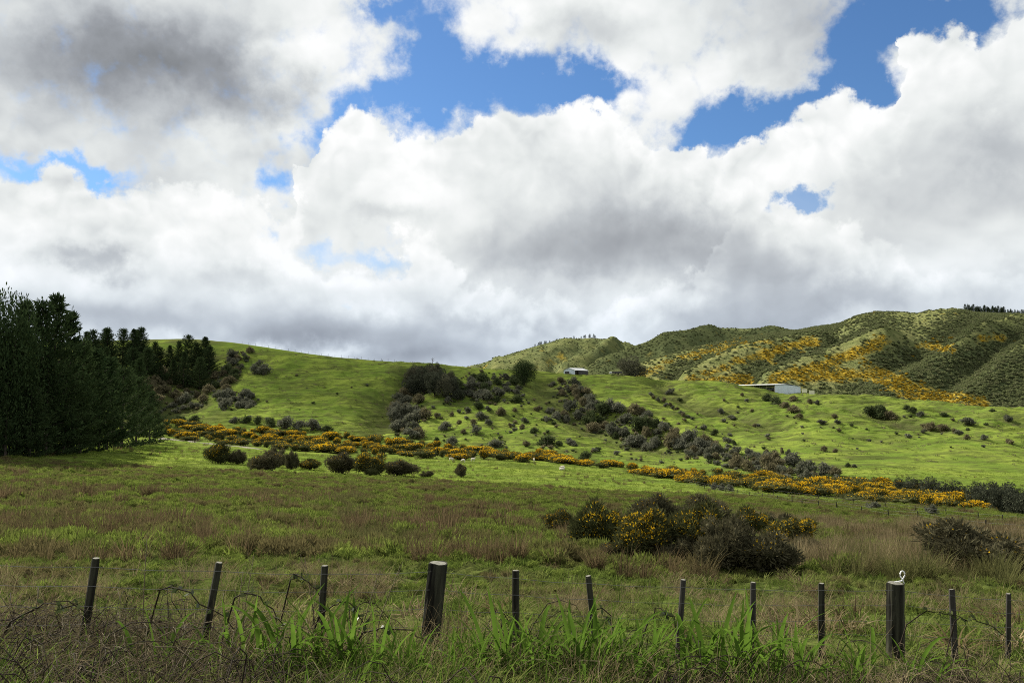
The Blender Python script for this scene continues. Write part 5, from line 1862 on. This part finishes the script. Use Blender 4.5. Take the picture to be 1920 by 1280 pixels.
A = [(1290, 908), (1321, 916), (1340, 920), (1361, 925), (1382, 930), (1405, 934), (1430, 938), (1459, 942), (1486, 946), (1504, 949), (1535, 952), (1569, 955), (1616, 964), (1666, 973), (1722, 980), (1787, 993), (1850, 1004), (1930, 1018)]
field_fence('paddock_fence', 'post and wire fence slanting down between bright strip and rushes', [hit(px, py, 55) for px, py in A], 1.05, 0.055, (.9, .6, .3))
B = [(1451, 929), (1535, 940), (1600, 949), (1660, 956), (1716, 964), (1775, 971), (1834, 978), (1880, 984), (1935, 990)]
field_fence('strip_fence', 'sparse post and wire fence across the bright strip, beyond the slanting one', [hit(px, py, 60) for px, py in B], 1.0, 0.055, (.9, .5))
ridge = []
for k in range(24):
    px = 452 + k * 12.5
    best = None
    a = (px - 960) / F
    Ys = np.arange(380, 470, 1.0)
    zz = ground(a * Ys, Ys)
    j = int(np.argmax(zz / Ys))
    ridge.append((a * Ys[j], Ys[j] + 1.0, float(zz[j]) - 0.1))
field_fence('crest_fence', 'thin post and wire fence along the left crest against the sky', ridge, 1.45, 0.06, (.9, .55))

# ------------------------------------------------------------------ foreground plants on the verge
STRAPS = []
for i in range(6):
    r = np.random.default_rng(1000 + i)
    n = 9
    ln = 1.0
    ang0 = [0.10, 0.18, 0.30, 0.22, 0.42, 0.15][i]
    bend = [0.35, 1.1, 1.5, 2.1, 1.8, 0.7][i]
    p = np.array([0.0, 0.0])
    V = []
    for k in range(n + 1):
        f = k / n
        wd = 0.030 * (0.45 + 0.9 * math.sin(math.pi * min(1, f * 0.9 + .12)) ** 0.8) * (1 if f < .96 else .25)
        fold = 0.25 * wd
        V += [(p[0], -wd / 2, p[1] + fold), (p[0], 0, p[1]), (p[0], wd / 2, p[1] + fold)]
        a_ = ang0 + bend * f ** 1.6
        p = p + np.array([math.sin(a_), math.cos(a_)]) * ln / n
    Fc = []
    for k in range(n):
        o_ = 3 * k
        Fc += [[o_, o_ + 1, o_ + 4, o_ + 3], [o_ + 1, o_ + 2, o_ + 5, o_ + 4]]
    STRAPS.append(mesh_from('leaf', V, Fc, M_STRAP, smooth=True))
PL = [(330, 1285, 5, 0.55), (395, 1268, 6, 0.50), (452, 1262, 6, 0.78), (505, 1272, 8, 0.72), (560, 1278, 9, 0.70), (608, 1275, 8, 0.62), (655, 1278, 12, 0.73), (720, 1290, 12, 0.53), (770, 1278, 15, 0.50),
      (840, 1285, 13, 0.48), (895, 1275, 18, 0.50), (950, 1282, 16, 0.66), (1010, 1278, 18, 0.68), (1075, 1285, 22, 0.74), (1130, 1280, 22, 0.71), (1190, 1285, 16, 0.68), (1270, 1285, 15, 0.71), (1345, 1290, 22, 0.77), (1400, 1288, 20, 0.74), (1480, 1290, 16, 0.66), (1590, 1292, 15, 0.62), (1690, 1292, 12, 0.62)]
names = {452: 'tall clump of broad strap leaves with one long arched blade, by the second batten', 560: 'fullest clump of bright green strap leaves, before the third batten', 330: 'small clump with a long pale leaf flopping over dead grass', 840: 'clump of strap leaves at the foot of the thick leaning post'}
for px, py, n, ln in PL:
    x, y, z = hit(px, min(py, 1279), 3.2, 12)
    if py > 1279:
        y -= (py - 1279) * 0.02
        x = (px - 960) / F * y
        z = gz(x, y)
    o = empty('strap_leaf_plant', (x, y, z))
    lab = names.get(px)
    tag(o, lab or 'clump of green strap leaves in the row along the bottom of the verge', 'plant', None if lab else 'strap leaf clumps along the verge')
    for k in range(int(n * 2.0)):
        th = random.uniform(0, 6.28)
        q = random.uniform(0, .2)
        s = ln * random.choice((.55, .7, .85, 1.0)) * random.uniform(.75, 1.15)
        lf = ob('leaf', random.choice(STRAPS), o, (q * math.cos(th), q * math.sin(th), -.03), (random.uniform(-.15, .15), random.uniform(-.1, .2), random.uniform(0, 6.28)), (s * 1.12, s * random.uniform(1.0, 1.6), s * 1.12))
# lush verge grass and straw mats
T_VERGE = [tuft(870 + i, 26, 0.20, 0.50, 0.014, 0.30, 0.16, M_GRASS if i else M_STRAP, 4, 0.5) for i in range(3)]
X_, Y_, r = spots(2600, 4.0, 6.6, power=0.3, seed=8)
k = (r.uniform(size=len(X_)) < np.where(960 + X_ / Y_ * F > 620, 0.75, 0.30) * sstep(fbm(X_ / .9, Y_ / .9, 67, 2), -.5, .3))
do_scatter('verge_grass', T_VERGE, X_[k], Y_[k], r, 0.6, 1.0, 'long green verge grass before the fence', 0.15)
X_, Y_, r = spots(3200, 4.0, 7.4, power=0.3, seed=9)
p_ = 960 + X_ / Y_ * F
k = r.uniform(size=len(X_)) < np.where(p_ < 420, 0.35, np.where(p_ > 1650, 0.35, 0.10))
do_scatter('dead_verge_grass', [tuft(880 + i, 44, 0.3, 0.75, 0.006, 0.8, 0.2, M_THATCH, 4, 0.9) for i in range(4)], X_[k], Y_[k], r, 0.6, 1.0, 'matted dead grass heaped along the verge', 0.4)


# tangle of dead canes and stems over the verge
def tangle(seed, n, mat, rad):
    r = np.random.default_rng(seed)
    sp = []
    for i in range(n):
        a = r.uniform(0, 6.28)
        q = r.uniform(0, 0.18, 2)
        ln, hh = r.uniform(0.25, 0.75), r.uniform(0.12, 0.42)
        t = np.linspace(0, 1, 7)
        bend = r.normal() * 0.6
        pts_ = np.stack([q[0] + ln * t * np.cos(a + bend * t), q[1] + ln * t * np.sin(a + bend * t), hh * 4 * t * (1.05 - t) * r.uniform(0.6, 1) - 0.04], 1)
        pts_[1:] += r.normal(size=(6, 3)) * 0.012
        sp.append((pts_, np.linspace(rad, rad * 0.4, 7), 4))
    return tube_mesh('tangle', sp, mat)


TANG = [tangle(950 + i, 11, (M_CANE, M_STICK, M_CANE, M_STICK)[i % 4], (0.0042, 0.0030)[i % 2]) for i in range(8)]
X_, Y_, r = spots(1500, 4.1, 7.6, power=0.3, seed=23)
p_ = 960 + X_ / Y_ * F
k = r.uniform(size=len(X_)) < np.where(p_ < 420, 0.75, np.where(p_ > 1630, 0.7, 0.16)) * sstep(fbm(X_ / 1.1, Y_ / .8, 70, 2), -0.5, 0.25)
do_scatter('dead_cane_tangle', TANG, X_[k], Y_[k], r, 0.6, 1.15, 'tangle of dead canes and stems along the verge', 0.2)


# brambles: arching canes, each plant one thing
def cane(p0, p1, lift, seed, n=9):
    r = np.random.default_rng(seed)
    p0, p1 = np.array(p0), np.array(p1)
    t = np.linspace(0, 1, n)
    pts_ = p0 + (p1 - p0) * t[:, None]
    pts_[:, 2] += lift * 4 * t * (1 - t)
    pts_[1:-1] += r.normal(size=(n - 2, 3)) * 0.018
    return pts_


BR = [(300, 1105, 445, 1170, .05, 'arching bramble cane between the first two battens', 6.2), (440, 1120, 540, 1165, .05, 'bramble cane bending down before the second batten', 6.2),
      (545, 1085, 605, 1110, .03, 'thin bramble shoot touching the third batten', 6.5), (680, 1185, 845, 1225, .06, 'long bramble cane arching to the thick leaning post', 6.4),
      (1010, 1190, 1112, 1205, .06, 'low bramble arch between the two dark battens', 7.0), (1115, 1140, 1165, 1190, .04, 'bramble shoot falling away from the leaning batten', 7.2),
      (1215, 1165, 1272, 1195, .09, 'high bramble loop before the grey batten', 7.3), (20, 1165, 160, 1125, .03, 'long pale cane lying towards the first batten', 6.0),
      (930, 1190, 970, 1160, .02, 'short bramble shoot at the narrow dark batten', 6.9), (600, 1150, 690, 1165, .06, 'bramble arch between third batten and thick post', 6.4),
      (1700, 1170, 1790, 1150, .05, 'pale bramble arch beside the looped post', 8.2), (1790, 1165, 1880, 1190, .04, 'dark bramble cane near the last battens', 8.2)]
for i, (x0, y0, x1, y1, lift, lab, Yb) in enumerate(BR):
    a0, s0 = ray(x0, y0)
    a1, s1 = ray(x1, y1)
    P0, P1 = Vector((a0 * Yb, Yb, s0 * Yb)), Vector((a1 * Yb, Yb - .1, s1 * Yb))
    root = Vector((P0.x - .15 * (1 if x1 > x0 else -1), Yb, gz(P0.x, Yb)))
    o = empty('bramble', root)
    tag(o, lab, 'bramble', 'brambles along the fence')
    c1 = cane(P0 - root, P1 - root, lift * 2, i)
    lead = np.array([[0, 0, -.05], list((P0 - root) * 0.55)])
    allp = np.vstack([lead, c1])
    ob('cane', tube_mesh('cane', [(allp, np.linspace(.0075, .0035, len(allp)), 5)], M_CANE), o)
    r = np.random.default_rng(i)
    lv = c1[r.integers(2, len(c1), 10)]
    V, Fc = diamonds(lv, r.normal(size=lv.shape), r.uniform(.04, .07, 10), r.uniform(.03, .045, 10), r)
    ob('leaves', mesh_from('leaves', V, Fc, M_BLEAF), o)
# dead upright stalks beside the third batten
for i, (px, py, top, dx_) in enumerate([(668, 1200, 1075, 40), (690, 1195, 1060, 60), (660, 1190, 1100, 6), (585, 1170, 1085, 6), (450, 1150, 1040, 25), (440, 1150, 1070, 14), (268, 1130, 1000, 6), (600, 1120, 1045, -30)]):
    Yb = 6.6
    a0, s0 = ray(px, py)
    a1, s1 = ray(px + dx_, top)
    z0 = gz(a0 * Yb, Yb)
    o = empty('dead_stalk', (a0 * Yb, Yb, z0))
    tag(o, 'thin dead weed stalk rising from the tangle along the fence', 'weed stalk', 'dead weed stalks along the fence')
    hgt = s1 * Yb - z0
    X1 = (a1 - a0) * Yb
    ob('stem', tube_mesh('stem', [([(0, 0, -.05), (X1 * .4, 0, hgt * .5), (X1, .02, hgt)], [.005, .004, .002], 4)], M_STICK), o)
    for q in (.5, .65, .8, .9):
        s_ = random.choice((-1, 1))
        ob('twig', tube_mesh('twig', [([(X1 * q, 0, hgt * q), (X1 * q + s_ * .03, .01, hgt * q + .05), (X1 * q + s_ * .045, .01, hgt * q + .11)], [.003, .002, .0012], 4)], M_STICK), o)

# ------------------------------------------------------------------ unseen clouds added above the frame to shade the land
def shade_cloud_mesh(name, cx, cy, ax, ay, z, thick, seed, dens_):
    nr_, ns_ = 16, 48
    V, Fc = [], []
    for sgn in (1, -1):
        for i in range(nr_ + 1):
            for j in range(ns_):
                q = i / nr_
                th = 2 * math.pi * j / ns_
                wob = 1 + 0.14 * math.sin(3 * th + seed) + 0.09 * math.sin(7 * th + 2 * seed)
                x_, y_ = cx + ax * q * wob * math.cos(th), cy + ay * q * wob * math.sin(th)
                hgt = thick * (1 - q ** 2.4) * (1 + 0.35 * float(fbm(np.array([x_ / 55]), np.array([y_ / 55]), seed, 3)[0])) * (1.0 if sgn > 0 else 0.25)
                V.append((x_, y_, z + sgn * (hgt + 0.05)))
    n1 = (nr_ + 1) * ns_
    for s_ in (0, 1):
        for i in range(nr_):
            for j in range(ns_):
                q = [s_ * n1 + i * ns_ + j, s_ * n1 + i * ns_ + (j + 1) % ns_, s_ * n1 + (i + 1) * ns_ + (j + 1) % ns_, s_ * n1 + (i + 1) * ns_ + j]
                Fc.append(q if s_ else q[::-1])
    for j in range(ns_):
        Fc.append([nr_ * ns_ + j, nr_ * ns_ + (j + 1) % ns_, n1 + nr_ * ns_ + (j + 1) % ns_, n1 + nr_ * ns_ + j])
    m, n = new_mat('cloud_vapour')
    pv = n.node('ShaderNodeVolumePrincipled')
    pv.inputs['Color'].default_value = (1, 1, 1, 1)
    pv.inputs['Density'].default_value = dens_
    pv.inputs['Anisotropy'].default_value = 0.6
    o_ = n.node('ShaderNodeOutputMaterial')
    n.t.links.new(pv.outputs[0], o_.inputs['Volume'])
    me = mesh_from(name, V, Fc, m, smooth=True)
    return me


for (sx_, sy_, sz_, ax_, ay_, alt, th_, dn_, lab_) in ((10, 60, -8, 230, 56, 400.0, 34, 0.0034, 'thin low cloud added out of view to dim the near field'),
                                                 (-70, 402, 12, 125, 42, 760.0, 40, 0.014, 'unseen cloud added to shade the upper left slope'),
                                                 (590, 960, 50, 140, 130, 1250.0, 60, 0.004, 'unseen cloud added to shade the foot of the right hill'),
                                                 (330, 1650, 70, 330, 190, 2100.0, 80, 0.010, 'unseen distant cloud added to shade the flat-topped hill')):
    off = SUN_DIR * ((alt - sz_) / SUN_DIR.z)
    c_ = ob('cloud', shade_cloud_mesh('cloud', off.x + sx_, off.y + sy_, ax_, ay_, alt, th_, 3 + int(alt) % 7, dn_))
    tag(c_, lab_, 'cloud', kind='structure')
